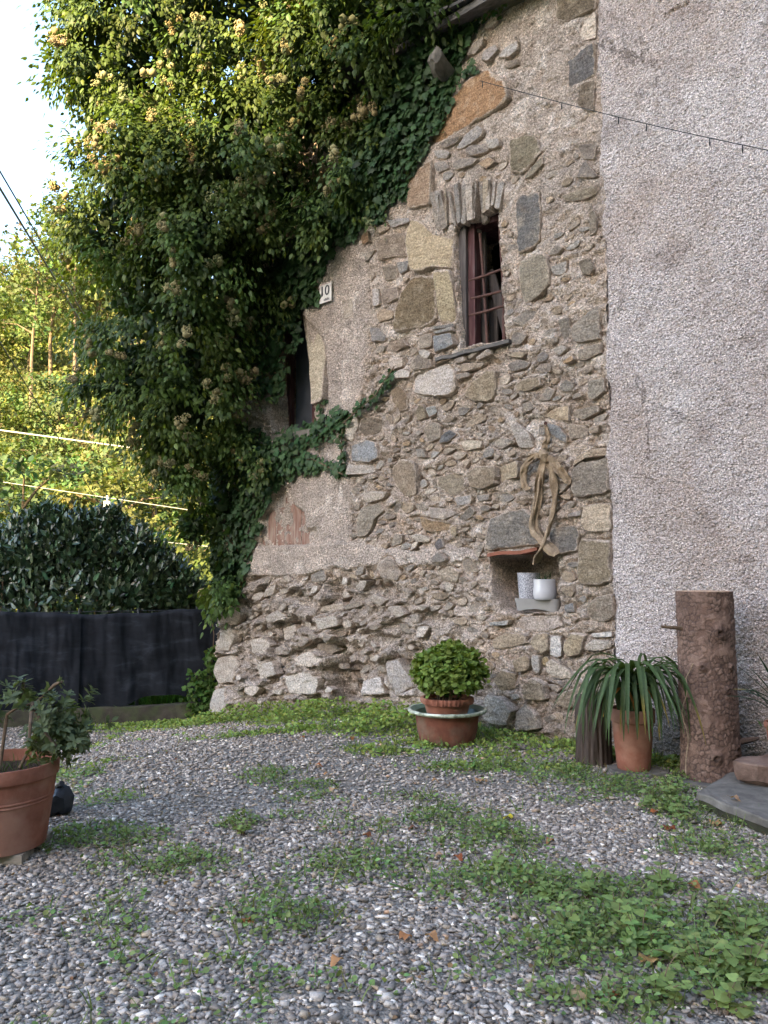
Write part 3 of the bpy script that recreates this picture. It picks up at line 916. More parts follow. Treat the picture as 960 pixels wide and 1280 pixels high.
while len(stones) < target_n and tries < 60000:
    tries += 1
    ss, zz = rnd.uniform(S_L, S_R), rnd.uniform(-0.1, 6.2)
    jj, ii = int((zz - zg[0]) / STEP), int((ss - S_L) / STEP)
    if jj >= len(zg) or ii >= len(sg):
        continue
    r = rnd.choice([0.04, 0.05, 0.06, 0.08, 0.11]) if tries < 30000 else rnd.uniform(0.025, 0.045)
    if occ[jj, ii] < r * 1.12 or plaster[jj, ii] > 0.3 or ledge[jj, ii] > 0.2 or poly_sdf(fill_region, np.array([ss]), np.array([zz]))[0] > -0.03:
        continue
    if erode[jj, ii] > .5 and rnd.random() < 0.85:
        continue
    if zz > 3.6 and rnd.random() < 0.72:
        continue
    asp = rnd.uniform(1.2, 2.6)
    n = rnd.randint(4, 6)
    tilt = rnd.gauss(0.12, 0.25)
    poly = []
    for k in range(n):
        a = 2 * math.pi * (k + rnd.uniform(-0.3, 0.3)) / n
        rr = r * rnd.uniform(0.7, 1.25)
        x, y = rr * math.cos(a) * asp ** 0.5, rr * math.sin(a) / asp ** 0.5
        poly.append((ss + x * math.cos(tilt) - y * math.sin(tilt), zz + x * math.sin(tilt) + y * math.cos(tilt)))
    er = erode[jj, ii]
    c = rnd.choice(palg if er > 0.5 else pal)
    stones.append((poly, c, rnd.uniform(0.0, 0.022) + er * rnd.uniform(0, 0.05), ""))
    w = int(0.35 / STEP)
    sub = np.s_[max(0, jj - w):jj + w, max(0, ii - w):ii + w]
    occ[sub] = np.minimum(occ[sub], poly_sdf(poly, SG[sub], ZG[sub]))

# bed the mortar down where a stone sits, with a low uneven rim
def hsample(s_, z_):
    i = np.clip(((np.asarray(s_) - S_L) / STEP).astype(int), 0, len(sg) - 1)
    j = np.clip(((np.asarray(z_) - zg[0]) / STEP).astype(int), 0, len(zg) - 1)
    return H[j, i]


bed = []
for poly, c, pr, kind in stones:
    pa = np.array(poly)
    m = pa.mean(0)
    bed.append(float(np.clip(np.median(hsample(pa[:, 0] * 0.7 + m[0] * 0.3, pa[:, 1] * 0.7 + m[1] * 0.3)), -0.16, 0.10)))
for (poly, c, pr, kind), b in zip(stones, bed):
    pa = np.array(poly)
    i0, i1 = [int(np.clip((v - S_L) / STEP, 0, len(sg) - 1)) for v in (pa[:, 0].min() - 0.05, pa[:, 0].max() + 0.05)]
    j0, j1 = [int(np.clip((v - zg[0]) / STEP, 0, len(zg) - 1)) for v in (pa[:, 1].min() - 0.05, pa[:, 1].max() + 0.05)]
    if i1 <= i0 or j1 <= j0:
        continue
    sub = np.s_[j0:j1 + 1, i0:i1 + 1]
    sd = poly_sdf(poly, SG[sub], ZG[sub])
    k = sstep(0.0, -0.02, sd)
    H[sub] = H[sub] * (1 - k) + np.minimum(H[sub], b - 0.03) * k
    if kind == 'lintel':
        continue
    H[sub] -= 0.030 * np.exp(-(sd / 0.014) ** 2) * np.clip(0.35 + 1.6 * fbm(SG[sub] * 6, ZG[sub] * 6, None, 2, seed=35), 0, 1.4) * (0.45 + 0.55 * soft[sub])

# mesh of the facade
Xw = NX * (CD - H) + EX * SG
Yw = NY * (CD - H) + EY * SG
jx = 0.02 * fbm(SG * 6, ZG * 6, None, 3, seed=36) * sstep(S_L + 0.2, S_L, SG)
Xw += EX * jx; Yw += EY * jx
verts = np.stack([Xw, Yw, ZG], -1).reshape(-1, 3)
ny_, nx_ = SG.shape
idx = np.arange(nx_ * ny_).reshape(ny_, nx_)
q = np.stack([idx[:-1, :-1], idx[:-1, 1:], idx[1:, 1:], idx[1:, :-1]], -1).reshape(-1, 4)
Hf = H.ravel()
keep = Hf[q].max(1) > -0.58
q = q[keep]
wall_me = mesh_np("wall", verts, q, extra={"plaster": np.maximum(np.maximum(plaster, ledge), 0.8 * greypl).ravel(), "eroded": (erode * (1 - ledge)).ravel()})
wall = link("wall", wall_me, MAT['wall'], stone_house)


def stone_mesh(poly, proud, base, seed, lintel=False):
    r = random.Random(seed)
    pa = np.array(poly)
    m = pa.mean(0)
    per = np.sqrt(((np.roll(pa, -1, 0) - pa) ** 2).sum(1))
    size = per.sum()
    n = int(np.clip(size / 0.028, 10, 30))
    pts = []
    # walk the outline, rounding the corners a little
    t = np.concatenate([[0], np.cumsum(per)])
    for k in range(n):
        d = (k + 0.3) / n * t[-1]
        i = min(np.searchsorted(t, d, side='right') - 1, len(pa) - 1)
        f = (d - t[i]) / max(per[i], 1e-6)
        pts.append(pa[i] * (1 - f) + pa[(i + 1) % len(pa)] * f)
    pts = np.array(pts)
    if not lintel:
        pts = pts * 0.92 + 0.04 * (np.roll(pts, 1, 0) + np.roll(pts, -1, 0))
    nrm = pts - m
    jitter = 1 + 0.09 * np.array([fbm(np.array([p[0] * 30]), np.array([p[1] * 30]), None, 2, seed=seed)[0] for p in pts])
    outl = m + nrm * jitter[:, None]
    rings = [(1.0, -0.045), (1.0, proud * 0.8), (0.985, proud), (0.86, proud), (0.62, proud), (0.33, proud)] if lintel else [(1.03, -0.045), (1.0, proud * 0.55), (0.955, proud * 0.92), (0.86, proud), (0.62, proud), (0.33, proud)]
    tx, tz = r.gauss(0, 0.10), r.gauss(0, 0.10)
    v = []
    for sc, h in rings:
        pp = m + (outl - m) * sc
        hh = base + h + (0.0 if h < 0 else 1.0) * (tx * (pp[:, 0] - m[0]) + tz * (pp[:, 1] - m[1]))
        rough = 0.010 * min(1.0, size / 0.5)
        hh = hh + (rough * fbm(pp[:, 0] * 11, pp[:, 1] * 15, None, 3, seed=seed + 1) if h > 0 else 0)
        # a step where the stone has cleaved
        hh = hh - (0.010 * (fbm(pp[:, 0] * 5, pp[:, 1] * 7, None, 2, seed=seed + 3) > 0.15) if h > 0 and size > 0.7 else 0)
        for (a, b), h2 in zip(pp, hh):
            v.append(W(a, b, h2))
    hc = base + proud
    v.append(W(m[0], m[1], hc))
    f = []
    nr = len(rings)
    for i in range(nr - 1):
        for k in range(n):
            k2 = (k + 1) % n
            f.append((i * n + k, i * n + k2, (i + 1) * n + k2, (i + 1) * n + k))
    c = nr * n
    for k in range(n):
        f.append(((nr - 1) * n + k, (nr - 1) * n + (k + 1) % n, c))
    rimv = [x_ for x_ in (1.0, .95, .6, .22, .0, .0) for _ in range(n)] + [0.0]
    return mesh_np("stone", v, f, sharp=38, extra={"rim": [x_ * (.9 if lintel else 1) for x_ in rimv]})


area2 = lambda p: sum(p[i][0] * p[(i + 1) % len(p)][1] - p[(i + 1) % len(p)][0] * p[i][1] for i in range(len(p)))
order = sorted(range(len(stones)), key=lambda i: -abs(area2(stones[i][0])))
rest_v, rest_f, rest_n, rest_c, rest_r = [], [], 0, [], []
for rank, i in enumerate(order):
    poly, c, pr, kind = stones[i]
    if area2(poly) < 0:
        poly = poly[::-1]
    me = stone_mesh(poly, pr, bed[i], 100 + i, kind == "lintel")
    if rank < 300:
        o = link("stone", me, MAT['stone'], wall)
        j = rnd.uniform(0.85, 1.15)
        lum = 0.3 * c[0] + 0.59 * c[1] + 0.11 * c[2]
        sat = 0.62 if kind != 'ochre' else 0.8
        dk = 1.04 if lum > 150 else 0.99
        col = srgb(*[dk * (sat * v + (1 - sat) * lum * w) for v, w in zip(c, (1.03, .995, .97))])
        o.color = (col[0] * j, col[1] * j, col[2] * j, 1)
    else:
        n = len(me.vertices)
        co = np.zeros(n * 3); me.vertices.foreach_get("co", co)
        rest_v.append(co.reshape(-1, 3))
        rv = np.zeros(n); me.attributes['rim'].data.foreach_get('value', rv)
        rest_r.append(rv)
        rest_c.append(np.repeat(np.array([srgb(*c)[:3]]) * rnd.uniform(.8, 1.1), n, 0))
        rest_f += [tuple(vi + rest_n for vi in p.vertices) for p in me.polygons]
        rest_n += n
        bpy.data.meshes.remove(me)
if rest_v:
    o = link("small_stones", mesh_np("small_stones", np.concatenate(rest_v), rest_f, sharp=38, col=np.concatenate(rest_c), extra={"rim": np.concatenate(rest_r)}), MAT['stone_bits'], wall)
    o["kind"] = "stuff"

# the rest of the house: end wall, back, dark inside, roof
b = MB()
b.hexa([W(S_L + .02, -0.8, -0.06), W(S_L + .02, -0.8, -7), W(S_L + .42, -0.8, -7), W(S_L + .42, -0.8, -0.66),
        W(S_L + .02, Z_EAVE, -0.06), W(S_L + .02, Z_EAVE, -7), W(S_L + .42, Z_EAVE, -7), W(S_L + .42, Z_EAVE, -0.66)])
b.build("end_wall", MAT['wall'], stone_house)
b = MB(); b.wbox(S_L + .43, S_R, -0.8, Z_EAVE, -7.3, -7.0); b.build("back_wall", MAT['wall'], stone_house)
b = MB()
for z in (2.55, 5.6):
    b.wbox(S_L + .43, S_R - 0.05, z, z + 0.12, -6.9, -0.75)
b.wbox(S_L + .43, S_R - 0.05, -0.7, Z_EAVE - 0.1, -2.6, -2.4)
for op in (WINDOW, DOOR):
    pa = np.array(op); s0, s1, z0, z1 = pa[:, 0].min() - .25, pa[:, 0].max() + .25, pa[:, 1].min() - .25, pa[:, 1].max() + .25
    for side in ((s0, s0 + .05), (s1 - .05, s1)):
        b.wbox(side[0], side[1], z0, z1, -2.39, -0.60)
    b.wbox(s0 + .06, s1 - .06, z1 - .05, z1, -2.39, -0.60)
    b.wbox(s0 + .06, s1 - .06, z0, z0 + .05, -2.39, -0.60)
b.build("room_partition", MAT['dark'], stone_house)  # near-black colour stands in for the shade of the unlit room
roof = MB()
roof.hexa([W(S_L - .3, Z_EAVE - .02, .28), W(S_R - .02, Z_EAVE - .02, .28), W(S_R - .02, Z_EAVE + 2.6, -7.6), W(S_L - .3, Z_EAVE + 2.6, -7.6),
           W(S_L - .3, Z_EAVE + .05, .28), W(S_R - .02, Z_EAVE + .05, .28), W(S_R - .02, Z_EAVE + 2.72, -7.6), W(S_L - .3, Z_EAVE + 2.72, -7.6)])
roof = roof.build("roof", MAT['slate'], stone_house)
x = S_L - .3
k = 0
while x < S_R - .3:
    wd = rnd.uniform(.28, .5)
    b = MB(); e = min(x + wd, S_R - .03)
    dz, dh = rnd.uniform(0, .02), rnd.uniform(-.03, .05)
    b.hexa([W(x + .008, Z_EAVE + .056 + dz, .33 + dh), W(e - .008, Z_EAVE + .06 + dz, .31 + dh), W(e - .02, Z_EAVE + .24 + dz, -.32), W(x + .02, Z_EAVE + .235 + dz, -.30),
            W(x + .008, Z_EAVE + .09 + dz, .33 + dh), W(e - .008, Z_EAVE + .085 + dz, .31 + dh), W(e - .02, Z_EAVE + .27 + dz, -.32), W(x + .02, Z_EAVE + .265 + dz, -.30)])
    b.build("roof_slate", MAT['slate'], roof, jitter=.006)
    x += wd; k += 1

# ------------------------------------------------------------------ barred window
def seg(px0, py0, px1, py1, h):
    a, b_ = wall_sz(px0, py0, h), wall_sz(px1, py1, h)
    return W(a[0], a[1], h), W(b_[0], b_[1], h)


def post(pl, pr, ptop, pbot, h, depth):
    """upright of the frame: left and right pixel at its foot, seen on plane h"""
    a0, a1 = wall_sz(pl, pbot, h), wall_sz(pr, pbot, h)
    zt = wall_sz((pl + pr) / 2, ptop, h)[1]
    m = MB(); nseg = 7
    for i in range(nseg):
        pass
    m.hexa([W(a0[0], a0[1] - .05, h), W(a1[0], a1[1] - .05, h), W(a1[0], a1[1] - .05, h - depth), W(a0[0], a0[1] - .05, h - depth),
            W(a0[0], zt, h), W(a1[0], zt, h), W(a1[0], zt, h - depth), W(a0[0], zt, h - depth)])
    return m


window = empty("window", W(*wall_sz(600, 430), 0) - stone_house.location)
window.parent = stone_house
wf = empty("frame"); wf.parent = window
post(569, 583, 280, 434, -.06, .14).build("frame_post", MAT['grey_wood'], window, jitter=.004)
post(583, 594, 280, 432, -.10, .10).build("frame_post", MAT['red_wood'], window, jitter=.004)
post(628, 642, 262, 420, -.17, .10).build("frame_post", MAT['red_wood'], window, jitter=.004)
bpy.data.objects.remove(wf)
b = MB(); a, c = wall_sz(570, 291, -.10), wall_sz(640, 268, -.10)
b.wbox(a[0], c[0], a[1] - .02, a[1] + .10, -.30, -.13, 0.02); b.build("frame_head", MAT['red_wood'], window, jitter=.004)
a, c = wall_sz(570, 291, -.03), wall_sz(632, 268, -.03)
b = MB(); b.wbox(a[0] - .05, c[0] + .1, a[1] + .02, a[1] + .14, -.55, -.24); b.build("lintel_board", MAT['red_wood'], window, jitter=.005)
post(597, 607, 280, 428, -.24, .04).build("shutter_plank", MAT['grey_wood'], window, jitter=.006)
m = MB(); p0, p1 = seg(607, 340, 634, 440, -.34); p2, p3 = seg(616, 336, 646, 432, -.34)
m.hexa([p0, p2, p2 + Vector((NX, NY, 0)) * .03, p0 + Vector((NX, NY, 0)) * .03, p1, p3, p3 + Vector((NX, NY, 0)) * .03, p1 + Vector((NX, NY, 0)) * .03])
m.build("loose_plank", MAT['grey_wood'], window)
post(612, 622, 374, 432, -.40, .03).build("loose_plank", MAT['grey_wood'], window, jitter=.006)
for (x0, y0, x1, y1) in ((600, 292, 609, 430), (624, 272, 631, 424)):
    p0, p1 = seg(x0, y0, x1, y1, -.12)
    MB().tube([p0, (p0 + p1) / 2 + Vector((.006, 0, 0)), p1], .014, 8).build("bar", MAT['rust'], window)
for (x0, y0, x1, y1) in ((583, 352, 634, 334), (590, 373, 636, 361), (584, 395, 637, 380)):
    p0, p1 = seg(x0, y0, x1, y1, -.105)
    q0 = p0 + Vector((NX, NY, 0)) * .07
    MB().tube([q0, p0, (p0 + p1) / 2 - Vector((0, 0, .006)), p1], .013, 8).build("bar", MAT['rust'], window)
a0, a1 = wall_sz(545, 448, .06), wall_sz(636, 424, .06)
m = MB(); nseg = 9
for i in range(nseg):
    f0, f1_ = i / nseg, (i + 1) / nseg
    s0, s1 = a0[0] + (a1[0] - a0[0]) * f0, a0[0] + (a1[0] - a0[0]) * f1_
    z0 = a0[1] + (a1[1] - a0[1]) * f0 + .006 * math.sin(i * 2.3); z1 = a0[1] + (a1[1] - a0[1]) * f1_ + .006 * math.sin((i + 1) * 2.3)
    hh0, hh1 = .075 + .012 * math.sin(i * 1.9), .075 + .012 * math.sin((i + 1) * 1.9)
    m.hexa([W(s0, z0 - .035, hh0), W(s1, z1 - .035, hh1), W(s1, z1 - .035, -.3), W(s0, z0 - .035, -.3), W(s0, z0, hh0), W(s1, z1, hh1), W(s1, z1, -.3), W(s0, z0, -.3)])
m.build("sill", MAT['slate'], window, jitter=.004)

# ------------------------------------------------------------------ walled-up doorway half under the ivy
door = empty("doorway", W(*wall_sz(365, 545), 0) - stone_house.location)
door.parent = stone_house
post(350, 362, 392, 545, -.30, .08).build("door_post", MAT['red_wood'], door, jitter=.004)
post(390, 400, 392, 545, -.26, .08).build("door_post", MAT['red_wood'], door, jitter=.004)
b = MB(); a, c = wall_sz(362, 545, -.25), wall_sz(400, 395, -.25)
b.wbox(a[0], c[0], a[1] - .1, c[1], -.37, -.35); b.build("door_pane", MAT['pane'], door)
b = MB(); a, c = wall_sz(328, 548, 0), wall_sz(410, 548, 0)
b.wbox(a[0] - .1, c[0], a[1] - .10, a[1] + .01, -.5, .02); b.build("threshold", MAT['concrete'], door, jitter=.006)
for k in range(8):                                              # red boards of the closed-off lower half
    x0, x1 = 322 + k * 10.5, 322 + (k + 1) * 10.5
    a, c = wall_sz(x0 + .5, 684, 0), wall_sz(x1 - .5, 684, 0)
    b = MB(); b.wbox(a[0], c[0], a[1] - .03, a[1] + .60 - .06 * (k % 3), -.09, -.034 + .004 * ((k * 5) % 3))
    b.build("plank", MAT['old_plank'], door, jitter=.003)

# house number
a, c = wall_sz(397, 376, .03), wall_sz(416, 352, .03)
plate = empty("number_plate", W((a[0] + c[0]) / 2, a[1], .05) - stone_house.location)
plate.parent = stone_house
s0, s1 = c[0] - .20, c[0] - .005
zb = wall_sz(406, 379, .03)[1]
zt = zb + .225
b = MB(); b.wbox(s0, s1, zb, zt, .035, .050); b.build("plate_face", MAT['white_paint'], plate)
b = MB(); b.wbox(s0 + .01, s1 - .01, zt - .012, zt - .005, .0505, .052); b.build("border_line", MAT['red_line'], plate)


def wall_text(txt, size, s_, z_, h, mat, parent):
    cu = bpy.data.curves.new("numerals", 'FONT')
    cu.body = txt; cu.size = size; cu.align_x = 'CENTER'; cu.extrude = .001; cu.offset = size * .012
    tmp = bpy.data.objects.new("numerals_src", cu)
    COL.objects.link(tmp)
    bpy.context.view_layer.update()
    me = bpy.data.meshes.new_from_object(tmp.evaluated_get(bpy.context.evaluated_depsgraph_get()))
    bpy.data.objects.remove(tmp)
    vv = np.array([W(s_ + v.co.x, z_ + v.co.y, h + v.co.z) for v in me.vertices])
    ff = [tuple(p.vertices) for p in me.polygons]
    return link("numerals", mesh_np("numerals", vv, ff, smooth=False), mat, parent)


wall_text("10", (zt - zb) * .74, (s0 + s1) / 2 - .01, zb + (zt - zb) * .36, .0525, MAT['ink'], plate)
b = MB()
for k in range(5):
    b.wbox(s0 + (s1 - s0) * (.38 + .10 * k), s0 + (s1 - s0) * (.44 + .10 * k), zb + .018, zb + .040 + .006 * (k % 2), .0505, .052)
b.build("small_lettering", MAT['ink'], plate)

# ------------------------------------------------------------------ niche
niche = empty("niche", W(*wall_sz(655, 765), 0) - stone_house.location)
niche.parent = stone_house
a, c = wall_sz(609, 692, .06), wall_sz(671, 684.5, .06)
m = MB(); nseg = 6
for i in range(nseg):
    g0, g1 = i / nseg, (i + 1) / nseg
    f_ = lambda g: (a[0] + (c[0] - a[0]) * g, a[1] + (c[1] - a[1]) * g + .008 * math.sin(g * 7))
    (x0, y0), (x1, y1) = f_(g0), f_(g1)
    m.hexa([W(x0, y0 - .032, .065), W(x1, y1 - .032, .065), W(x1, y1 - .032, -.28), W(x0, y0 - .032, -.28), W(x0, y0, .065), W(x1, y1, .065), W(x1, y1, -.28), W(x0, y0, -.28)])
m.build("tile", MAT['terracotta'], niche, jitter=.005)

# ------------------------------------------------------------------ plastered house on the right
plaster_house = empty("plastered_house", W(S_R + 1, 0, 0), "house wall of coarse grey roughcast render joining the stone house", "house")
st = 0.011
sg2 = np.arange(S_R - 0.03, S_R + 1.75, st)
zg2 = np.arange(-0.5, 6.6, st)
S2, Z2 = np.meshgrid(sg2, zg2)
v1, v2_, c1 = voro(S2 * 30, Z2 * 30, seed=50)
H2 = 0.035 + 0.016 * fbm(S2 * 1.2, Z2 * 1.2, None, 3, seed=51) + 0.010 * fbm(S2 * 5, Z2 * 5, None, 3, seed=52)
H2 += 0.024 * (0.55 - np.minimum(v1, 0.6)) * (0.4 + c1) + 0.006 * fbm(S2 * 45, Z2 * 45, None, 2, seed=53)
# crack and blown patch at the top
tr0 = wall_sz(835, 22); tr1 = wall_sz(880, -10)
crk = poly_sdf([wall_sz(833, 24), wall_sz(846, 12), wall_sz(860, 10), wall_sz(866, -6), wall_sz(862, 8), wall_sz(847, 15)], S2, Z2)
H2 -= 0.03 * sstep(0.012, -0.004, crk)
edge = sstep(S_R + 0.035, S_R - 0.025, S2 + 0.06 * fbm(S2 * 0 + 3, Z2 * 4, None, 5, seed=54))
H2 -= 0.055 * edge
X2 = NX * (CD - H2) + EX * S2; Y2 = NY * (CD - H2) + EY * S2
n2y, n2x = S2.shape
idx = np.arange(n2x * n2y).reshape(n2y, n2x)
q = np.stack([idx[:-1, :-1], idx[:-1, 1:], idx[1:, 1:], idx[1:, :-1]], -1).reshape(-1, 4)
link("wall", mesh_np("roughcast_wall", np.stack([X2, Y2, Z2], -1).reshape(-1, 3), q), MAT['roughcast'], plaster_house)
b = MB(); b.wbox(S_R + 1.74, S_R + 7, -0.5, 6.6, -.3, .03); b.build("wall", MAT['roughcast'], plaster_house)
b = MB(); b.wbox(S_R + .0, S_R + 7, 6.601, 9.0, -7, .02); b.build("upper_wall", MAT['roughcast'], plaster_house)
b = MB(); b.wbox(S_R - .1, S_R + 7.2, 9.01, 9.2, -7.4, .5); b.build("roof", MAT['slate'], plaster_house)

# ------------------------------------------------------------------ leaves
def leaf_template(kind):
    """(x across, y along from base to tip, z out of the face) and its faces"""
    if kind == "ivy":        # five lobes, folded a little on the midrib
        o = [(0, 0), (.30, -.12), (.55, .18), (.34, .36), (.36, .62), (.14, .66), (0, 1.0), (-.14, .66), (-.36, .62), (-.34, .36), (-.55, .18), (-.30, -.12)]
        v = [(x, y, -.10 * abs(x) - .10 * y * y) for x, y in o] + [(0, .38, .03)]
        return np.array(v), [(i, (i + 1) % 12, 12) for i in range(12)]
    if kind == "ovate":      # mature ivy
        v = [(0, 0, 0), (.26, .22, -.05), (.24, .55, -.06), (0, 1, -.16), (-.24, .55, -.06), (-.26, .22, -.05), (0, .45, .03)]
        return np.array(v), [(0, 1, 6), (1, 2, 6), (2, 3, 6), (3, 4, 6), (4, 5, 6), (5, 0, 6)]
    if kind == "laurel":
        v = [(0, 0, 0), (.17, .25, .03), (.20, .6, .03), (0, 1, -.06), (-.20, .6, .03), (-.17, .25, .03), (0, .5, -.03)]
        return np.array(v), [(0, 1, 6), (1, 2, 6), (2, 3, 6), (3, 4, 6), (4, 5, 6), (5, 0, 6)]
    if kind == "round":      # basil, clover and the like
        v = [(0, 0, 0), (.36, .25, .04), (.38, .62, .04), (0, 1, -.08), (-.38, .62, .04), (-.36, .25, .04)]
        return np.array(v), [(0, 1, 2), (0, 2, 3), (0, 3, 4), (0, 4, 5)]
    if kind == "heart":      # toothed weed leaf
        o = [(0, .05), (.22, -.08), (.40, .10), (.46, .30), (.36, .42), (.37, .56), (.24, .66), (.20, .80), (0, 1.0)]
        o = o + [(-x, y) for x, y in o[::-1][1:-1]]
        v = [(x, y, .05 * abs(x) - .12 * y * y) for x, y in o] + [(0, .42, -.03)]
        n = len(o)
        return np.array(v), [(i, (i + 1) % n, n) for i in range(n)]
    if kind == "blade":
        v = [(-.03, 0, 0), (.03, 0, 0), (.024, .55, .0), (-.024, .55, .0), (0, 1, -.12)]
        return np.array(v), [(0, 1, 2), (0, 2, 3), (3, 2, 4)]
    if kind == "spray":      # a far-off twig of small leaves
        v = [(0, 0, 0), (.34, .3, .08), (.1, .42, 0), (.36, .75, -.05), (0, 1, -.1), (-.36, .72, .06), (-.1, .4, 0), (-.34, .28, -.05)]
        return np.array(v), [(0, 1, 2), (2, 3, 4), (4, 5, 6), (6, 7, 0), (0, 2, 6), (2, 4, 6)]


def norm(a):
    return a / np.maximum(np.linalg.norm(a, axis=-1, keepdims=True), 1e-9)


def leaves_mesh(name, kind, pos, ax, nr, size, col):
    tv, tf = leaf_template(kind)
    pos = np.asarray(pos, float); n = len(pos)
    ax = norm(np.asarray(ax, float)); nr = np.asarray(nr, float)
    nr = norm(nr - ax * (nr * ax).sum(1, keepdims=True) + 1e-6)
    sd = np.cross(ax, nr)
    size = np.asarray(size, float)[:, None, None]
    v = pos[:, None, :] + size * (sd[:, None, :] * tv[None, :, 0:1] + ax[:, None, :] * tv[None, :, 1:2] + nr[:, None, :] * tv[None, :, 2:3])
    f = (np.array(tf)[None] + (np.arange(n) * len(tv))[:, None, None]).reshape(-1, 3)
    c = np.repeat(np.asarray(col, float)[:, None, :], len(tv), 1).reshape(-1, 3)
    return mesh_np(name, v.reshape(-1, 3), f, col=c, smooth=False)


def leaf_objects(parent, kind, pos, ax, nr, size, col, mat, name="leaf", variants=4):
    """single leaves as objects that share a few meshes"""
    tv, tf = leaf_template(kind)
    mes = []
    pick = np.linspace(0, len(col) - 1, variants).astype(int)
    for i in pick:
        m = mesh_np(name, tv, np.array(tf), col=np.repeat(np.asarray(col[i])[None], len(tv), 0), smooth=False)
        m.materials.append(mat); mes.append(m)
    off, r = Vector((0, 0, 0)), parent
    while r is not None:
        off += Vector(r.location); r = r.parent
    ax = norm(np.asarray(ax, float)); nr = np.asarray(nr, float)
    nr = norm(nr - ax * (nr * ax).sum(1, keepdims=True) + 1e-6)
    sd = np.cross(ax, nr)
    for i in range(len(pos)):
        o = bpy.data.objects.new(name, mes[i % variants])
        COL.objects.link(o); o.parent = parent
        m = Matrix((sd[i], ax[i], nr[i])).transposed()
        o.matrix_local = Matrix.Translation(Vector(pos[i]) - off) @ m.to_4x4() @ Matrix.Scale(float(size[i]), 4)


def lcol(n, base, var=0.25, hue=0.12, r=rng):
    """per-leaf colour in linear light"""
    c = np.array(base)[None] * (1 + var * r.randn(n, 1))
    c = c * (1 + hue * r.randn(n, 3) * np.array([1.2, .5, .6]))
    return np.clip(c, 0.006, 0.6)


def rdir(n, r=rng):
    return norm(r.randn(n, 3))


# ------------------------------------------------------------------ ivy over the end of the stone house
ivy_at = at_depth(285, 880, 10.2)
ivy = empty("ivy", (ivy_at.x, ivy_at.y, gz(ivy_at.x, ivy_at.y)), "huge flowering ivy bush hanging over the end of the stone house", "ivy")
BLOBS = [  # px, py, depth, rx, ry, rz
    (210, 30, 9.7, 1.08, .95, 1.35), (345, 10, 9.3, 1.15, .9, 1.15), (470, -35, 8.8, .85, .7, .75),
    (200, 235, 9.6, .98, .95, .82), (315, 205, 9.4, 1.0, .8, 1.0), (425, 130, 8.95, .78, .45, .85),
    (215, 395, 9.7, .98, .8, .95), (315, 325, 9.6, .60, .5, .70), (228, 500, 9.8, .78, .6, .66),
    (140, 105, 9.6, .62, .6, .52), (150, 290, 9.7, .55, .5, .6), (160, 470, 9.8, .5, .5, .55),
    (300, 555, 10.0, .48, .30, .42), (232, 590, 10.0, .26, .3, .42), (240, 655, 10.1, .13, .16, .22),
    (150, -60, 9.8, .9, .9, .8), (375, 255, 9.2, .5, .3, .6), (250, 300, 9.1, .6, .4, .6), (120, 30, 9.8, .45, .5, .5),
    (480, 55, 8.35, .55, .35, .5), (430, 70, 8.6, .6, .5, .6), (495, 130, 8.35, .35, .22, .42), (465, 205, 8.5, .36, .22, .40), (410, 260, 8.9, .3, .2, .35), (530, 20, 8.1, .35, .3, .35),
    (288, 640, 10.1, .28, .2, .42), (284, 700, 10.15, .24, .18, .34), (282, 735, 10.2, .20, .16, .22), (345, 570, 9.75, .4, .18, .25), (540, -20, 7.9, .5, .4, .4),
    (480, 15, 7.95, .45, .3, .36), (430, 35, 8.2, .5, .3, .4), (515, -8, 7.75, .36, .28, .3), (390, 60, 8.5, .5, .3, .4), (522, 26, 7.7, .26, .2, .2),
]
BL = [(np.array(at_depth(a, b, d)), np.array((rx, ry, rz))) for a, b, d, rx, ry, rz in BLOBS]


def inside_blobs(p, k=1.0, skip=-1):
    r = np.zeros(len(p), bool)
    for i, (c, rad) in enumerate(BL):
        if i != skip:
            r |= (((p - c) / (rad * k)) ** 2).sum(1) < 1
    return r


def behind_wall(p, m=0.03):
    d = p[:, 0] * NX + p[:, 1] * NY
    s_ = p[:, 0] * EX + p[:, 1] * EY
    return (d > CD - m) & (s_ > S_L - 0.02) & (p[:, 2] < Z_EAVE)


cl_c, cl_n = [], []
for i, (c, rad) in enumerate(BL):
    a = 4 * math.pi * ((rad[0] * rad[1]) ** 1.6 / 3 + (rad[0] * rad[2]) ** 1.6 / 3 + (rad[1] * rad[2]) ** 1.6 / 3) ** (1 / 1.6)
    n = int(a * 9)
    d = rdir(n)
    lump = 0.99 + 0.24 * fbm(d[:, 0] * 3.0 + i, d[:, 1] * 3.0, d[:, 2] * 3.6, 2, seed=60 + i) + 0.10 * np.clip(rng.randn(n), -2, 1.3)
    p = c + d * rad * lump[:, None]
    k = ~inside_blobs(p, 0.90, i) & ~behind_wall(p, 0.1)
    k &= (p[:, 1] < c[1] + rad[1] * 0.75)
    cl_c.append(p[k]); cl_n.append(norm(d[k] / rad))
cl_c = np.concatenate(cl_c); cl_n = np.concatenate(cl_n)
nc = len(cl_c)
out = norm(cl_n + np.array([0, 0, -0.05]) + 0.3 * rng.randn(nc, 3))
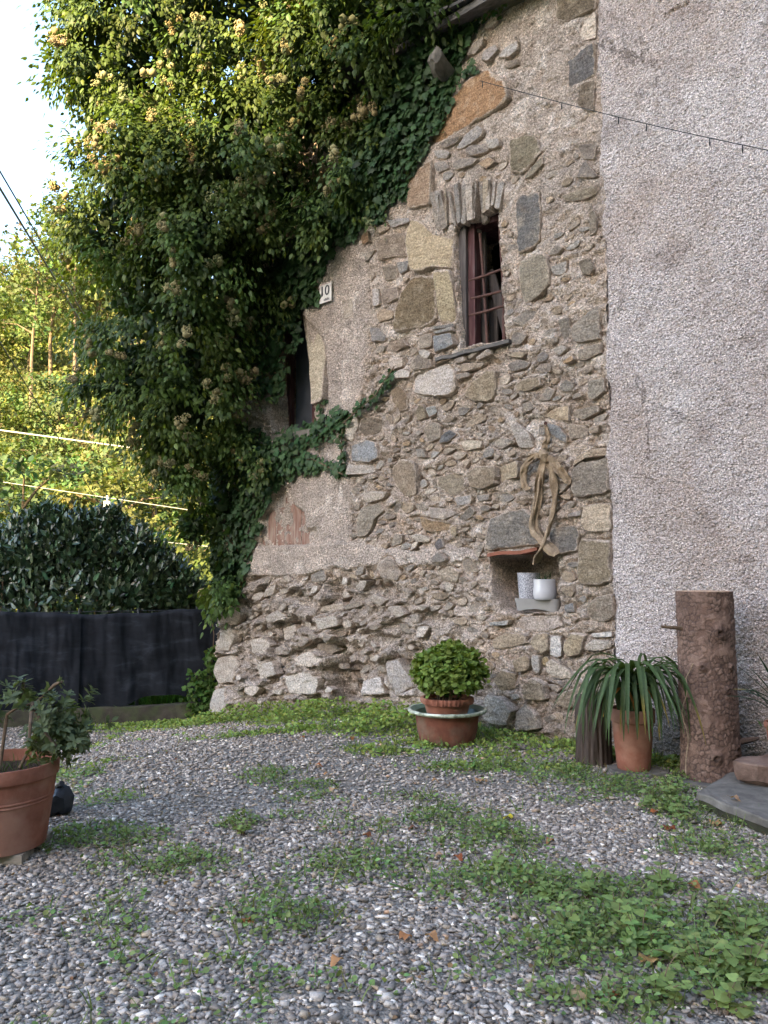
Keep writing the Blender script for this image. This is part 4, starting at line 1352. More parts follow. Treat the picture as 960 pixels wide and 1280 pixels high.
# each spray is a drooping branch end: leaves strung along it, thickest towards its tip
NL = 125
rep = lambda a: np.repeat(a, NL, 0)
t_ = rng.rand(nc * NL, 1) ** 0.7
spr = rep(rng.uniform(.26, .52, (nc, 1)))
wid = rep(rng.uniform(.075, .125, (nc, 1)))
side = np.clip(rng.randn(nc * NL, 3), -1.7, 1.7)
p = rep(cl_c) + rep(out) * (t_ - .45) * spr + side * wid * (0.55 + .6 * t_) + np.array([0, 0, -.22]) * spr * t_ ** 2
la = norm(rep(out) * 0.65 + side * .35 + np.array([0, 0, -0.95]) + 0.25 * rng.randn(nc * NL, 3))
ln = norm(rep(out) * .9 + np.array([0, 0, 0.75]) + 0.38 * rng.randn(nc * NL, 3))
sz = rng.uniform(.045, .10, nc * NL)
k = ~behind_wall(p, 0.04)
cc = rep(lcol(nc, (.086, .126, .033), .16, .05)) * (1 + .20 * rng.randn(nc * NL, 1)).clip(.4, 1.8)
cc[rng.rand(len(cc)) < .05] *= np.array([1.7, 1.4, .9])
p, la, ln, sz, cc = p[k], la[k], ln[k], sz[k], np.clip(cc[k], .004, .5)
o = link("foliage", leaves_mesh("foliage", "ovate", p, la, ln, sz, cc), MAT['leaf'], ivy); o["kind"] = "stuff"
# dense fill leaves inside, the gaps' shade put into a darker colour
pin = []
for i, (c, rad) in enumerate(BL):
    n = int(rad.prod() * 1500) + 150
    d = rdir(n) * (rng.rand(n, 1) ** 0.4) * 0.76
    q_ = c + d * rad
    pin.append(q_[~behind_wall(q_, .06)])
pin = np.concatenate(pin)
n = len(pin)
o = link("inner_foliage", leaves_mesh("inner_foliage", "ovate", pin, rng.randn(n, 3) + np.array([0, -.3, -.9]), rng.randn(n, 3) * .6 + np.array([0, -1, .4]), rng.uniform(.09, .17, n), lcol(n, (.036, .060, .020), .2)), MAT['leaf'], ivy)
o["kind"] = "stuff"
# flower heads
um = rng.rand(nc) < 0.45
uc = cl_c[um] + out[um] * rng.uniform(.16, .34, (um.sum(), 1)) + np.array([0, 0, .06])
oct_v = np.array([(1, 0, 0), (-1, 0, 0), (0, 1, 0), (0, -1, 0), (0, 0, 1), (0, 0, -1)], float)
oct_f = np.array([(0, 2, 4), (2, 1, 4), (1, 3, 4), (3, 0, 4), (2, 0, 5), (1, 2, 5), (3, 1, 5), (0, 3, 5)])
NB = 95
bc = np.repeat(uc, NB, 0) + rdir(len(uc) * NB) * np.repeat(rng.uniform(.035, .055, (len(uc), 1)), NB, 0) + 0.022 * np.repeat(rng.randn(len(uc), 3), NB, 0)
# each head is two or three balls
ball = rng.randint(0, 3, len(bc))
sh = np.repeat(rng.randn(len(uc), 3, 3) * .05, NB, 0)
bc = bc + sh[np.arange(len(bc)), ball]
br = rng.uniform(.009, .0135, len(bc))
v = (bc[:, None] + oct_v[None] * br[:, None, None]).reshape(-1, 3)
f = (oct_f[None] + (np.arange(len(bc)) * 6)[:, None, None]).reshape(-1, 3)
uco = np.repeat(np.repeat(lcol(len(uc), (.31, .265, .135), .14, .06), NB, 0), 6, 0)
ph = (1 + 5 ** .5) / 2
ico_v = norm(np.array([(-1, ph, 0), (1, ph, 0), (-1, -ph, 0), (1, -ph, 0), (0, -1, ph), (0, 1, ph), (0, -1, -ph), (0, 1, -ph), (ph, 0, -1), (ph, 0, 1), (-ph, 0, -1), (-ph, 0, 1)]))
ico_f = np.array([(0, 11, 5), (0, 5, 1), (0, 1, 7), (0, 7, 10), (0, 10, 11), (1, 5, 9), (5, 11, 4), (11, 10, 2), (10, 7, 6), (7, 1, 8), (3, 9, 4), (3, 4, 2), (3, 2, 6), (3, 6, 8), (3, 8, 9), (4, 9, 5), (2, 4, 11), (6, 2, 10), (8, 6, 7), (9, 8, 1)])
core = (uc[:, None] + sh[::NB]).reshape(-1, 3)
cv = (core[:, None] + ico_v[None] * rng.uniform(.034, .05, (len(core), 1, 1))).reshape(-1, 3)
f = np.concatenate([f, (ico_f[None] + (np.arange(len(core)) * 12)[:, None, None]).reshape(-1, 3) + len(v)])
cco = np.repeat(np.repeat(uco[::NB * 6], 3, 0), 12, 0) * .85
v = np.concatenate([v, cv]); uco = np.concatenate([uco, cco])
o = link("flower_heads", mesh_np("flower_heads", v, f, col=uco), MAT['umbel'], ivy); o["kind"] = "stuff"

# climbing shoots flat on the wall
CLIMB = P((612, 2), (590, 48), (570, 105), (545, 160), (532, 190), (507, 242), (470, 278), (420, 310), (400, 352), (400, 378), (340, 395), (310, 390), (400, 250), (470, 120), (530, 30))
CLIMB2 = P((236, 555), (300, 540), (345, 538), (392, 528), (440, 505), (448, 520), (400, 552), (380, 562), (432, 580), (434, 592), (395, 585), (350, 600), (332, 640), (318, 690), (305, 745), (268, 762), (262, 600))
CLIMB3 = P((300, 395), (336, 400), (346, 470), (350, 500), (340, 508), (318, 480), (300, 470), (280, 540), (260, 540), (262, 400))
lp, la, ln, ls = [], [], [], []
wn_ = np.array([-NX, -NY, 0])


def climb(poly, n, hmax, smin, smax, margin=0.0):
    pa = np.array(poly)
    c = 0
    while c < n:
        s_ = rng.uniform(max(pa[:, 0].min(), S_L - .05), pa[:, 0].max(), 4000); z_ = rng.uniform(pa[:, 1].min(), pa[:, 1].max(), 4000)
        sd = poly_sdf(poly, s_, z_) + 0.10 * fbm(s_ * 5, z_ * 5, None, 3, seed=90)
        ok = sd < -margin
        s_, z_, sd = s_[ok][:n - c], z_[ok][:n - c], sd[ok][:n - c]
        h = hsample(s_, z_).clip(-.05, .1) + rng.rand(len(s_)) * np.clip(-sd * .6, .02, hmax) + .03
        for a, b_, hh in zip(s_, z_, h):
            lp.append(W(a, b_, hh))
        m = len(s_)
        la.append(np.array([EX, EY, 0])[None] * rng.randn(m, 1) * .55 + np.array([0, 0, -1.0]) + wn_ * rng.uniform(0, .45, (m, 1)) + .2 * rng.randn(m, 3))
        ln.append(wn_ * 1.0 + np.array([0, 0, .55]) + .33 * rng.randn(m, 3))
        ls.append(rng.uniform(smin, smax, m))
        c += m


climb(CLIMB, 3600, .25, .06, .125)
climb(CLIMB2, 2300, .16, .05, .10)
climb(P((338, 385), (376, 385), (374, 420), (362, 440), (358, 480), (348, 500), (338, 480)), 210, .12, .06, .11)
climb(CLIMB3, 760, .14, .06, .11)
STRANDS = [([(395, 556), (425, 535), (450, 514), (475, 494), (497, 464)], 11, 150), ([(330, 610), (360, 578), (395, 572), (433, 590)], 10, 120), ([(434, 520), (431, 550), (433, 592)], 5, 60),
           ([(600, 80), (575, 110), (560, 140), (545, 165)], 10, 90), ([(640, 5), (600, 30), (570, 45)], 9, 60), ([(395, 545), (402, 520), (408, 490)], 5, 30)]
for path, wd, n in STRANDS:
    path = np.array(path, float)
    for k in range(n):
        t = rng.rand() * (len(path) - 1); i = int(t); f = t - i
        q_ = path[i] * (1 - f) + path[i + 1] * f + rng.randn(2) * wd * .45 * (1 - .6 * t / len(path))
        s_, z_ = wall_sz(*q_)
        lp.append(W(s_, z_, float(hsample(s_, z_)) * .5 + rng.uniform(.03, .08)))
    la.append(np.array([EX, EY, 0])[None] * rng.randn(n, 1) * .8 + np.array([0, 0, -.8]) + .3 * rng.randn(n, 3) + wn_ * .2)
    ln.append(wn_ + np.array([0, 0, .4]) + .4 * rng.randn(n, 3)); ls.append(rng.uniform(.04, .075, n))
lp = np.array(lp); la = np.concatenate(la); ln = np.concatenate(ln); ls = np.concatenate(ls)
lc = lcol(len(lp), (.058, .105, .042), .22, .08)
front = np.argsort(-(ls) + 0.02 * rng.rand(len(ls)))
# the largest leaves one by one, the rest as one mass
big_i, small_i = front[:300], front[300:]
o = link("climbing_foliage", leaves_mesh("climbing_foliage", "ivy", lp[small_i], la[small_i], ln[small_i], ls[small_i], lc[small_i]), MAT['leaf'], ivy); o["kind"] = "stuff"
leaf_objects(ivy, "ivy", lp[big_i], la[big_i], ln[big_i], ls[big_i], lc[big_i], MAT['leaf'])
# woody stems
b = MB()
for path, r0 in (([(297, 690), (296, 660), (285, 600), (300, 500), (280, 400), (310, 300)], .06), ([(280, 690), (276, 660), (262, 620), (240, 560), (210, 480)], .04)):
    pts = []
    for i, (x_, y_) in enumerate(path):
        s_, z_ = wall_sz(x_, y_)
        pts.append(W(s_, z_, .08 + .05 * math.sin(i * 1.7) + (0.2 * i / len(path))))
    b.tube(pts, [r0 * (1 - .1 * i) for i in range(len(pts))], 8)
b.build("stem", MAT['stem'], ivy, jitter=.02, jf=6)
for path in ([(395, 556), (425, 537), (450, 516), (475, 496), (500, 460)], [(330, 605), (360, 580), (395, 574), (435, 594)], [(434, 520), (431, 550), (433, 594)]):
    pts = [W(*wall_sz(*q_), .045 + .012 * i) for i, q_ in enumerate(path)]
    MB().tube(pts, .007, 5).build("runner", MAT['stem'], ivy)
# lichen-covered stone end poking out below the eaves
b = MB(); a = wall_sz(548, 68, .25)
pts = [W(a[0] - .10, a[1] - .12, -.1), W(a[0] - .05, a[1] - .06, .18), W(a[0], a[1], .34)]
pts = [pts[0].lerp(pts[1], t_) for t_ in (0, .5, 1)] + [pts[1].lerp(pts[2], t_) for t_ in (.35, .7, .9, 1.0)]
b.tube(pts, [.10, .11, .11, .105, .09, .06, .02], 16); b.build("projecting_stone", MAT['concrete'], stone_house, jitter=.06, jf=9)

# ------------------------------------------------------------------ niche pots
def wpos(px, py, h):
    return W(*wall_sz(px, py, h), h)


zfl = wall_sz(668, 765, -.02)[1]
pc = wpos(671, 764, -.06)
tray_z = zfl + .006
tray = empty("planter_tray", (pc.x, pc.y, tray_z), "shallow grey plastic trough under the two white pots in the wall niche", "trough")
sA, sB = wall_sz(641, 755, .0)[0], wall_sz(697, 755, .0)[0]
zT = tray_z + .115
b = MB(); N = 12
ringv = []
for z_, grow in ((tray_z, -.02), (zT, 0.0), (zT, -.012), (tray_z + .02, -.03)):
    ring = []
    for k in range(40):
        t = 2 * math.pi * k / 40
        cx, cy = math.copysign(abs(math.cos(t)) ** .45, math.cos(t)), math.copysign(abs(math.sin(t)) ** .45, math.sin(t))
        arch = .022 * max(0, 1 - (cx / .75) ** 2) if z_ == tray_z else 0
        ring.append(W((sA + sB) / 2 + cx * ((sB - sA) / 2 + grow), z_ + arch, -.075 + cy * (.085 + grow)))
    ringv.append(ring)
vv = [p_ for r_ in ringv for p_ in r_]
ff = [(i * 40 + k, i * 40 + (k + 1) % 40, (i + 1) * 40 + (k + 1) % 40, (i + 1) * 40 + k) for i in range(3) for k in range(40)]
ff += [tuple(range(40))[::-1], tuple(range(120, 160))]
b.add(vv, ff); b.build("trough", MAT['grey_plastic'], tray)


def pot(b, c, prof, n=40):
    return b.lathe(c, prof, n)


c1_ = wpos(661, 745, -.10)
cup = empty("patterned_pot", (c1_.x, c1_.y, zT - .09), "white tapered pot with a wavy relief pattern in the wall niche", "pot")
b = MB(); r_t, r_b, hh = .102, .078, .315
prof = [(r_b, 0)] + [(r_b + (r_t - r_b) * i / 30, hh * i / 30) for i in range(1, 31)] + [(r_t + .004, hh), (r_t + .004, hh + .008), (r_t - .008, hh + .008), (r_t - .012, hh - .04)]
b.lathe((c1_.x, c1_.y, zT - .09), prof, 60)
v = np.array(b.v); ang = np.arctan2(v[:, 1] - c1_.y, v[:, 0] - c1_.x); zz = v[:, 2] - (zT - .09)
wv = np.sin(ang * 22 + 2.2 * np.sin(zz * 55)) * .003 * (zz < hh - .005) * (zz > .01)
v[:, 0] += np.cos(ang) * wv; v[:, 1] += np.sin(ang) * wv
b.v = [tuple(p_) for p_ in v]
nmc = Nodes("wavy_pattern_glaze")
ed = nmc.voronoi(75, 'DISTANCE_TO_EDGE', nmc.mapping(nmc.pos, (1, 1, .55)))
nmc.done(nmc.bsdf(nmc.ramp(ed, [(0.04, srgb(112, 110, 118)), (0.16, srgb(180, 176, 180))]), .35, .5))
b.build("pot_body", nmc.m, cup, sharp=60)
b = MB(); b.lathe((c1_.x, c1_.y, zT - .09), [(.0, hh - .035), (r_t - .012, hh - .035)], 30, False); b.build("soil", MAT['soil'], cup)
c2_ = wpos(681, 746, -.03)
bowl = empty("glazed_pot", (c2_.x, c2_.y, zT - .012), "glossy white round pot beside the patterned one in the wall niche", "pot")
z0 = zT - .012
b = MB(); b.lathe((c2_.x, c2_.y, z0), [(.082, 0), (.094, .006), (.098, .02), (.106, .05), (.104, .09), (.099, .13), (.099, .185), (.091, .188), (.090, .14), (.095, .08), (.0, .08)], 48, False)
b.f.append(tuple(range(48))[::-1]); b.build("pot_body", MAT['white_glaze'], bowl, sharp=60)
b = MB(); b.lathe((c2_.x, c2_.y, z0), [(.0, .15), (.0905, .15)], 30, False); b.build("soil", MAT['soil'], bowl)
n = 26
bp = np.array([(c2_.x, c2_.y, z0 + .15)]) + rng.randn(n, 3) * np.array([.03, .03, 0]); bp[:, 2] = z0 + .15
o = link("sprigs", leaves_mesh("sprigs", "blade", bp, np.array([0, 0, 1.0]) + .35 * rng.randn(n, 3), rng.randn(n, 3), rng.uniform(.06, .14, n), lcol(n, (.05, .09, .03))), MAT['leaf_matt'], bowl); o["kind"] = "stuff"

# ------------------------------------------------------------------ burlap bow on its nail
bow = empty("burlap_bow", wpos(682, 528, .05), "strip of burlap tied in a bow, hanging from a nail in the stone wall", "bow")


def ribbon(name, path, widths, twist=0.0, pleat=.35, thick=.005, n=30):
    """folded cloth strip swept along photo points (px, py, h)"""
    pts = np.array([list(wpos(*q_)) for q_ in path])
    t = np.linspace(0, len(pts) - 1, n); i = np.clip(t.astype(int), 0, len(pts) - 2); f = (t - i)[:, None]
    g = np.vstack([2 * pts[0] - pts[1], pts, 2 * pts[-1] - pts[-2]])
    p0, p1, p2, p3 = g[i], g[i + 1], g[i + 2], g[i + 3]
    c = .5 * (2 * p1 + (p2 - p0) * f + (2 * p0 - 5 * p1 + 4 * p2 - p3) * f ** 2 + (3 * p1 - p0 - 3 * p2 + p3) * f ** 3)
    w = np.interp(t, np.arange(len(widths)), widths)
    v = []
    m = 9
    for k in range(n):
        d = norm((c[min(k + 1, n - 1)] - c[max(k - 1, 0)])[None])[0]
        a = norm(np.cross(d, -wn_)[None])[0]
        tw = twist * k / n + .25 * math.sin(k * .9)
        bb = np.cross(a, d)
        a2 = a * math.cos(tw) + bb * math.sin(tw); b2 = -a * math.sin(tw) + bb * math.cos(tw)
        top, bot = [], []
        for j in range(m):
            x = (j / (m - 1) - .5)
            hgt = w[k] * (.26 * float(vnoise(np.array([j * .55 + len(path)]), np.array([k * .22]), None, 171)[0]) + .12 * float(vnoise(np.array([j * 1.3]), np.array([k * .45 + 3]), None, 172)[0]))
            top.append(c[k] + a2 * x * w[k] + b2 * (hgt + thick))
            bot.append(c[k] + a2 * x * w[k] + b2 * (hgt - thick))
        v += top + bot[::-1]
    M_ = 2 * m
    f_ = [(k * M_ + j, k * M_ + (j + 1) % M_, (k + 1) * M_ + (j + 1) % M_, (k + 1) * M_ + j) for k in range(n - 1) for j in range(M_)]
    f_ += [tuple(range(M_))[::-1], tuple(range((n - 1) * M_, n * M_))]
    return link(name, mesh_np(name, v, f_, sharp=70), MAT['burlap'], bow)


ribbon("hanging_loop", [(682, 532, .05), (685, 545, .06), (681, 557, .07), (679, 569, .09)], [.03, .045, .055, .05], 1.2)
ribbon("loop", [(680, 569, .10), (669, 570, .11), (659, 578, .10), (654, 593, .08), (656, 608, .07), (662, 612, .08)], [.04, .06, .07, .065, .055, .03], .8)
ribbon("loop", [(681, 570, .10), (690, 576, .12), (700, 588, .10), (709, 600, .08), (713, 605, .07)], [.04, .075, .085, .07, .03], .5)
ribbon("tail", [(680, 570, .10), (678, 585, .09), (674, 605, .08), (672, 628, .07), (667, 650, .07), (670, 666, .08), (684, 682, .09), (697, 694, .09)], [.05, .07, .08, .07, .075, .09, .10, .09], 1.4)
ribbon("tail", [(682, 570, .10), (689, 585, .08), (692, 605, .08), (693, 630, .07), (688, 652, .08), (683, 670, .10), (675, 690, .11), (669, 705, .10)], [.05, .07, .075, .065, .055, .06, .08, .09], -1.4)
a = wpos(680, 569, .10)
b = MB(); b.tube([wpos(676, 563, .10), wpos(680, 569, .12), wpos(683, 577, .10)], [.025, .042, .025], 10); b.build("knot", MAT['burlap'], bow, jitter=.012, jf=20)
b = MB(); b.tube([wpos(682, 530, -.05), wpos(682, 529, .07)], .008, 8); b.tube([wpos(682, 529, .07), wpos(682, 529, .078)], .016, 8); b.build("nail", MAT['rust'], bow)

# ------------------------------------------------------------------ cut log against the roughcast
lb = ground_hit(879, 968)
lc_ = Vector((0, 0, 0))
LOGY = 5.78
lx = (879 - 480) / 1000 * LOGY * .998
log_base = Vector((lx, LOGY, gz(lx, LOGY) + .015))
LOG_H = (at_depth(873, 739, LOGY).z) - log_base.z
log = empty("log", log_base, "upright cut log with scaly reddish bark leaning against the roughcast wall", "log")
na, nz_ = 200, 300
th = np.linspace(0, 2 * np.pi, na, endpoint=False); zz = np.linspace(0, 1, nz_)
TH, ZZ = np.meshgrid(th, zz)
u_ = TH * .205 / 1.0
R = .190 + .006 * np.sin(TH * 2 + 1) + .010 * (1 - ZZ) ** 3
ca, cb = np.cos(TH), np.sin(TH)
nx3, ny3, nz3 = ca * .2, cb * .2, ZZ * LOG_H
# bark scales: cellular plates, taken on the unrolled cylinder (period closed by blending 3-D warps)
wob = .05 * fbm(nx3 * 15, ny3 * 15, nz3 * 15, 3, seed=81)
wob2 = .05 * fbm(nx3 * 15 + 7, ny3 * 15, nz3 * 15, 3, seed=89)
per = 42
f1_, f2_, cd_ = voro((TH / (2 * np.pi) * per) % per + wob * 13, nz3 * 27 + wob2 * 13, seed=82)
h1_, h2_, cd2_ = voro((TH / (2 * np.pi) * per * 2) % (per * 2) + wob2 * 30, nz3 * 60 + wob * 30, seed=85)
plate_ = sstep(-.02, .35, f2_ - f1_) * .7 + .3 * sstep(.0, .4, h2_ - h1_)
plate_ = 1 - (1 - plate_) * sstep(-.5, .2, fbm(nx3 * 10, ny3 * 10, nz3 * 10, 2, seed=80) + .1)
R = R + .006 * plate_ * (.4 + 1.2 * cd_) - .003 + .0022 * fbm(nx3 * 40, ny3 * 40, nz3 * 40, 3, seed=83)
lean_s = -0.03
knots = [(-1.45, .78, .030), (-1.2, .48, .018), (-1.75, .13, .026), (-.85, .16, .03), (-2.1, .60, .018), (-1.0, .60, .014)]
dark = np.zeros_like(TH)
for a_, z_, r_ in knots:
    dd = np.hypot((np.angle(np.exp(1j * (TH - a_)))) * .2, nz3 - z_ * LOG_H)
    R = R + .030 * np.exp(-(dd / (r_ * 1.4)) ** 2) - .030 * np.exp(-(dd / (r_ * .55)) ** 2)
    dark = np.maximum(dark, np.exp(-(dd / (r_ * 1.3)) ** 2))
tone = np.array([srgb(108, 84, 73)[:3], srgb(136, 110, 97)[:3], srgb(90, 70, 61)[:3]])
mixr = cd_[..., None]
colr = tone[0] * (1 - mixr) + tone[1] * mixr
pk = sstep(-.1, .4, fbm(nx3 * 9, ny3 * 9, nz3 * 6, 3, seed=84))[..., None]
colr = colr * (1 - .4 * pk) + tone[2] * .4 * pk
crack = np.array(srgb(62, 50, 46)[:3])
colr = crack + (colr - crack) * plate_[..., None]
colr = colr * (1 - .55 * dark[..., None])
vx = log_base.x + lean_s * (1 - ZZ) * 0 + R * ca + .012 * (1 - ZZ)
vy = log_base.y + R * cb
vz = log_base.z + nz3
idx = np.arange(na * nz_).reshape(nz_, na)
nxt = np.roll(idx, -1, 1)
q = np.stack([idx[:-1], nxt[:-1], nxt[1:], idx[1:]], -1).reshape(-1, 4)
link("bark", mesh_np("bark", np.stack([vx, vy, vz], -1).reshape(-1, 3), q, col=colr.reshape(-1, 3)), mat_attr("bark", .9, .15, 120, .5, .004), log)
n = Nodes("cut_wood")
rg = n.noise(4, 3, .5, 1.5, n.mapping(n.pos, (14, 14, 1)))
n.done(n.bsdf(n.ramp(rg, [(.3, srgb(150, 118, 96)), (.7, srgb(186, 156, 130))]), .85, .2, n.bump(n.noise(90, 4, .7), .4, .003)))
b = MB(); rr = .186
prof = [(.0001, .006), (.06, .007), (.12, .004), (.18, .002), (rr, -.004)]
b.lathe((log_base.x, log_base.y, log_base.z + LOG_H), prof[::-1], 48, False)
b.build("cut_face", n.m, log)
stub_mat = simple_mat("dark_bark", [(.3, srgb(60, 48, 43)), (.7, srgb(96, 80, 72))], 14, 5, .9, .1, 60, .7, .008)
b = MB(); p0 = Vector((log_base.x - .18, log_base.y - .05, log_base.z + LOG_H * .80))
b.tube([p0, p0 + Vector((-.08, -.01, .005)), p0 + Vector((-.155, -.015, .012))], [.016, .013, .009], 8); b.tube([p0 + Vector((-.12, -.013, .01)), p0 + Vector((-.13, -.01, .03))], [.008, .005], 6)
b.build("branch_stub", MAT['stem'], log, jitter=.006, jf=20)
b = MB(); p0 = Vector((log_base.x + .185, log_base.y - .06, log_base.z + .25)); b.tube([p0, p0 + Vector((.07, -.03, .02)), p0 + Vector((.14, -.02, .03))], [.03, .022, .010], 8)
b.build("branch_stub", stub_mat, log, jitter=.012, jf=14)
b = MB()
pts = [Vector((log_base.x - .20 + .016 * math.sin(i * .9), log_base.y - .11 + .02 * math.cos(i * 1.3), log_base.z + LOG_H * (.58 - .045 * i))) for i in range(13)]
pts[0] = Vector((log_base.x - .155, log_base.y - .165, log_base.z + LOG_H * .62))
b.tube(pts, .004, 5); b.build("dry_vine", MAT['burlap'], log)

# weathered stump behind the strap-leaved plant
sx, sy = at_depth(742, 900, 6.28).x, 6.28
stb = Vector((sx, sy, gz(sx, sy) - .01))
SH = at_depth(742, 868, 6.28).z - stb.z
stump = empty("stump", stb, "dark weathered old stump standing behind the strap-leaved potted plant", "stump")
na, nz_ = 120, 40
TH, ZZ = np.meshgrid(np.linspace(0, 2 * np.pi, na, endpoint=False), np.linspace(0, 1, nz_))
ca, cb = np.cos(TH), np.sin(TH)
R = .125 + .012 * (1 - ZZ) ** 2 + .020 * fbm(ca * 7, cb * 7, ZZ * 1.2, 4, seed=86) + .006 * fbm(ca * 20, cb * 20, ZZ * 3, 2, seed=87)
idx = np.arange(na * nz_).reshape(nz_, na); nxt = np.roll(idx, -1, 1)
q = np.stack([idx[:-1], nxt[:-1], nxt[1:], idx[1:]], -1).reshape(-1, 4)
vz = stb.z + ZZ * SH + (ZZ > .97) * .05 * fbm(ca * 3, cb * 3, ZZ, 2, seed=88)
stump_mat = simple_mat("weathered_stump", [(.3, srgb(50, 42, 38)), (.6, srgb(82, 70, 63)), (.8, srgb(106, 94, 86))], 14, 6, .92, .1, 60, .8, .01, (1, 1, .15))
link("stump_body", mesh_np("stump_body", np.stack([stb.x + R * ca, stb.y + R * cb, vz], -1).reshape(-1, 3), q), stump_mat, stump)
b = MB(); b.lathe((stb.x, stb.y, stb.z + SH - .015), [(.115, 0), (.06, .01), (.0001, .0)], 40, False); b.build("stump_top", stump_mat, stump, jitter=.02)


# ------------------------------------------------------------------ pots
def flower_pot(root, c, r_top, r_bot, h, mat, rim=.045, band=True, name="pot"):
    b = MB()
    t = .014
    prof = [(r_bot, 0)]
    zr = h - rim
    f = lambda z: r_bot + (r_top - .012 - r_bot) * z / zr
    prof += [(f(.01 * h), .01 * h)]
    if band == 2:
        for zz_ in (.56, .60):
            prof += [(f(zz_ * h - .006), zz_ * h - .006), (f(zz_ * h) + .004, zz_ * h - .003), (f(zz_ * h) + .004, zz_ * h + .003), (f(zz_ * h + .006), zz_ * h + .006)]
    prof += [(f(zr), zr), (r_top - .002, zr + .004), (r_top, zr + .01), (r_top, h - .006), (r_top - .004, h), (r_top - t, h), (r_top - t - .004, h - .02), (r_top - t - .012, h - .09)]
    b.lathe(c, prof, 56, False)
    b.f.append(tuple(range(56))[::-1])
    o = b.build(name, mat, root, sharp=50)
    b = MB(); b.lathe(c, [(.0001, h - .055), (r_top * .5, h - .05), (r_top - t - .006, h - .06)], 40, False); b.build("soil", MAT['soil'], root, jitter=.012, jf=14)
    return o


# strap-leaved plant
PY = 5.98
pp = at_depth(792, 955, PY)
pz = gz(pp.x, PY) + .03
strap = empty("potted_strap_plant", (pp.x, PY, pz), "terracotta pot of long drooping strap leaves between stump and log", "potted plant")
PH = at_depth(792, 885, PY).z - pz
flower_pot(strap, (pp.x, PY, pz), .160, .118, PH, MAT['terracotta'], .095)
r2 = random.Random(5)


def strap_leaf(root, base, az, length, rise, droop, width, col, name="leaf", late=False):
    n = 12
    d = Vector((math.cos(az), math.sin(az), 0)); sd = Vector((-math.sin(az), math.cos(az), 0))
    p = Vector(base); ang = rise
    v, cl = [], []
    tw = r2.uniform(-.5, .5)
    for i in range(n + 1):
        t = i / n
        w = width * (0.55 + .45 * math.sin(min(1, t * 2.2) * math.pi / 2)) * (1 - t ** 4) + .0015
        up = Vector((-d.x * math.sin(ang), -d.y * math.sin(ang), math.cos(ang)))
        s_ = sd * math.cos(tw * t) + up * math.sin(tw * t)
        v += [p - s_ * w + up * w * .35, p - up * w * .15, p + s_ * w + up * w * .35]
        cl += [col] * 3
        p = p + (d * math.cos(ang) + Vector((0, 0, math.sin(ang)))) * (length / n)
        ang -= droop / n * ((.45 if t < .2 else 2.25 if t < .55 else .3) if late else (1.6 if .25 < t < .6 else .75))
        ang = max(ang, -1.5)
    f = []
    for i in range(n):
        a = i * 3
        f += [(a, a + 1, a + 4, a + 3), (a + 1, a + 2, a + 5, a + 4)]
    cl = np.array(cl)
    if r2.random() < .12:
        cl[-9:] = cl[-9:] * .4 + np.array(srgb(170, 140, 70)[:3]) * .6
    return link(name, mesh_np(name, v, f, col=cl), MAT['leaf'], root)


for k in range(92):
    fan = (k % 3 - 1) * .05
    az = r2.uniform(0, 2 * math.pi) if k > 66 else r2.uniform(math.pi * .95, math.pi * 2.0)
    base = (pp.x + fan + r2.gauss(0, .025), PY + r2.gauss(0, .03), pz + PH - .05)
    g = r2.uniform(.75, 1.25)
    col = np.array((.078, .118, .046)) * g
    L_ = r2.uniform(.65, 1.12)
    if k in (3, 11):
        col = np.array(srgb(196, 160, 50)[:3]); L_ = .5
    if k in (7, 19):
        col = np.array(srgb(166, 110, 60)[:3]); L_ = .6
    strap_leaf(strap, base, az, L_, r2.uniform(1.25, 1.6), r2.uniform(2.6, 3.3), r2.uniform(.011, .018), col, late=True)

# basil in a ribbed pot, standing in a wide glazed bowl planter
BY = 7.02
bp_ = at_depth(559, 918, BY)
bz = gz(bp_.x, BY)
planter = empty("bowl_planter", (bp_.x, BY, bz), "wide brown planter with a chipped cream rim holding the pot of basil", "planter")
PRZ = at_depth(559, 886, BY).z - bz
b = MB(); b.lathe((bp_.x, BY, bz), [(.205, 0), (.235, .01), (.262, PRZ * .45), (.275, PRZ - .03)], 56, False); b.f.append(tuple(range(56))[::-1]); b.build("planter_body", MAT['terracotta_dark'], planter)
b = MB(); b.lathe((bp_.x, BY, bz), [(.272, PRZ - .034), (.334, PRZ - .020), (.342, PRZ - .008), (.338, PRZ + .006), (.318, PRZ + .006)], 64, False); b.build("rim", MAT['glaze'], planter, sharp=50, jitter=.004, jf=14)
b = MB(); b.lathe((bp_.x, BY, bz), [(.3195, PRZ + .005), (.27, PRZ - .02), (.25, PRZ - .07), (.0001, PRZ - .075)], 56, False); b.build("inner_glaze", MAT['glaze_green'], planter)
kz = bz + PRZ - .068
basil = empty("potted_basil", (bp_.x, BY, kz), "round bright green basil bush in a ribbed terracotta pot in the bowl", "potted plant")
KH = at_depth(559, 871, BY).z - kz
b = MB()
prof = [(.165, 0), (.19, KH * .5), (.196, KH - .055), (.222, KH - .05), (.228, KH - .03), (.228, KH - .008), (.222, KH), (.20, KH), (.195, KH - .05)]
b.lathe((bp_.x, BY, kz), prof, 128, False); b.f.append(tuple(range(128))[::-1])
v = np.array(b.v); ang = np.arctan2(v[:, 1] - BY, v[:, 0] - bp_.x); hi = (v[:, 2] > kz + KH - .052) & (np.hypot(v[:, 0] - bp_.x, v[:, 1] - BY) > .21)
v[:, 0] += np.cos(ang) * hi * .005 * np.sign(np.sin(ang * 64)); v[:, 1] += np.sin(ang) * hi * .005 * np.sign(np.sin(ang * 64))
b.v = [tuple(p_) for p_ in v]; b.build("pot", MAT['terracotta'], basil, sharp=50)
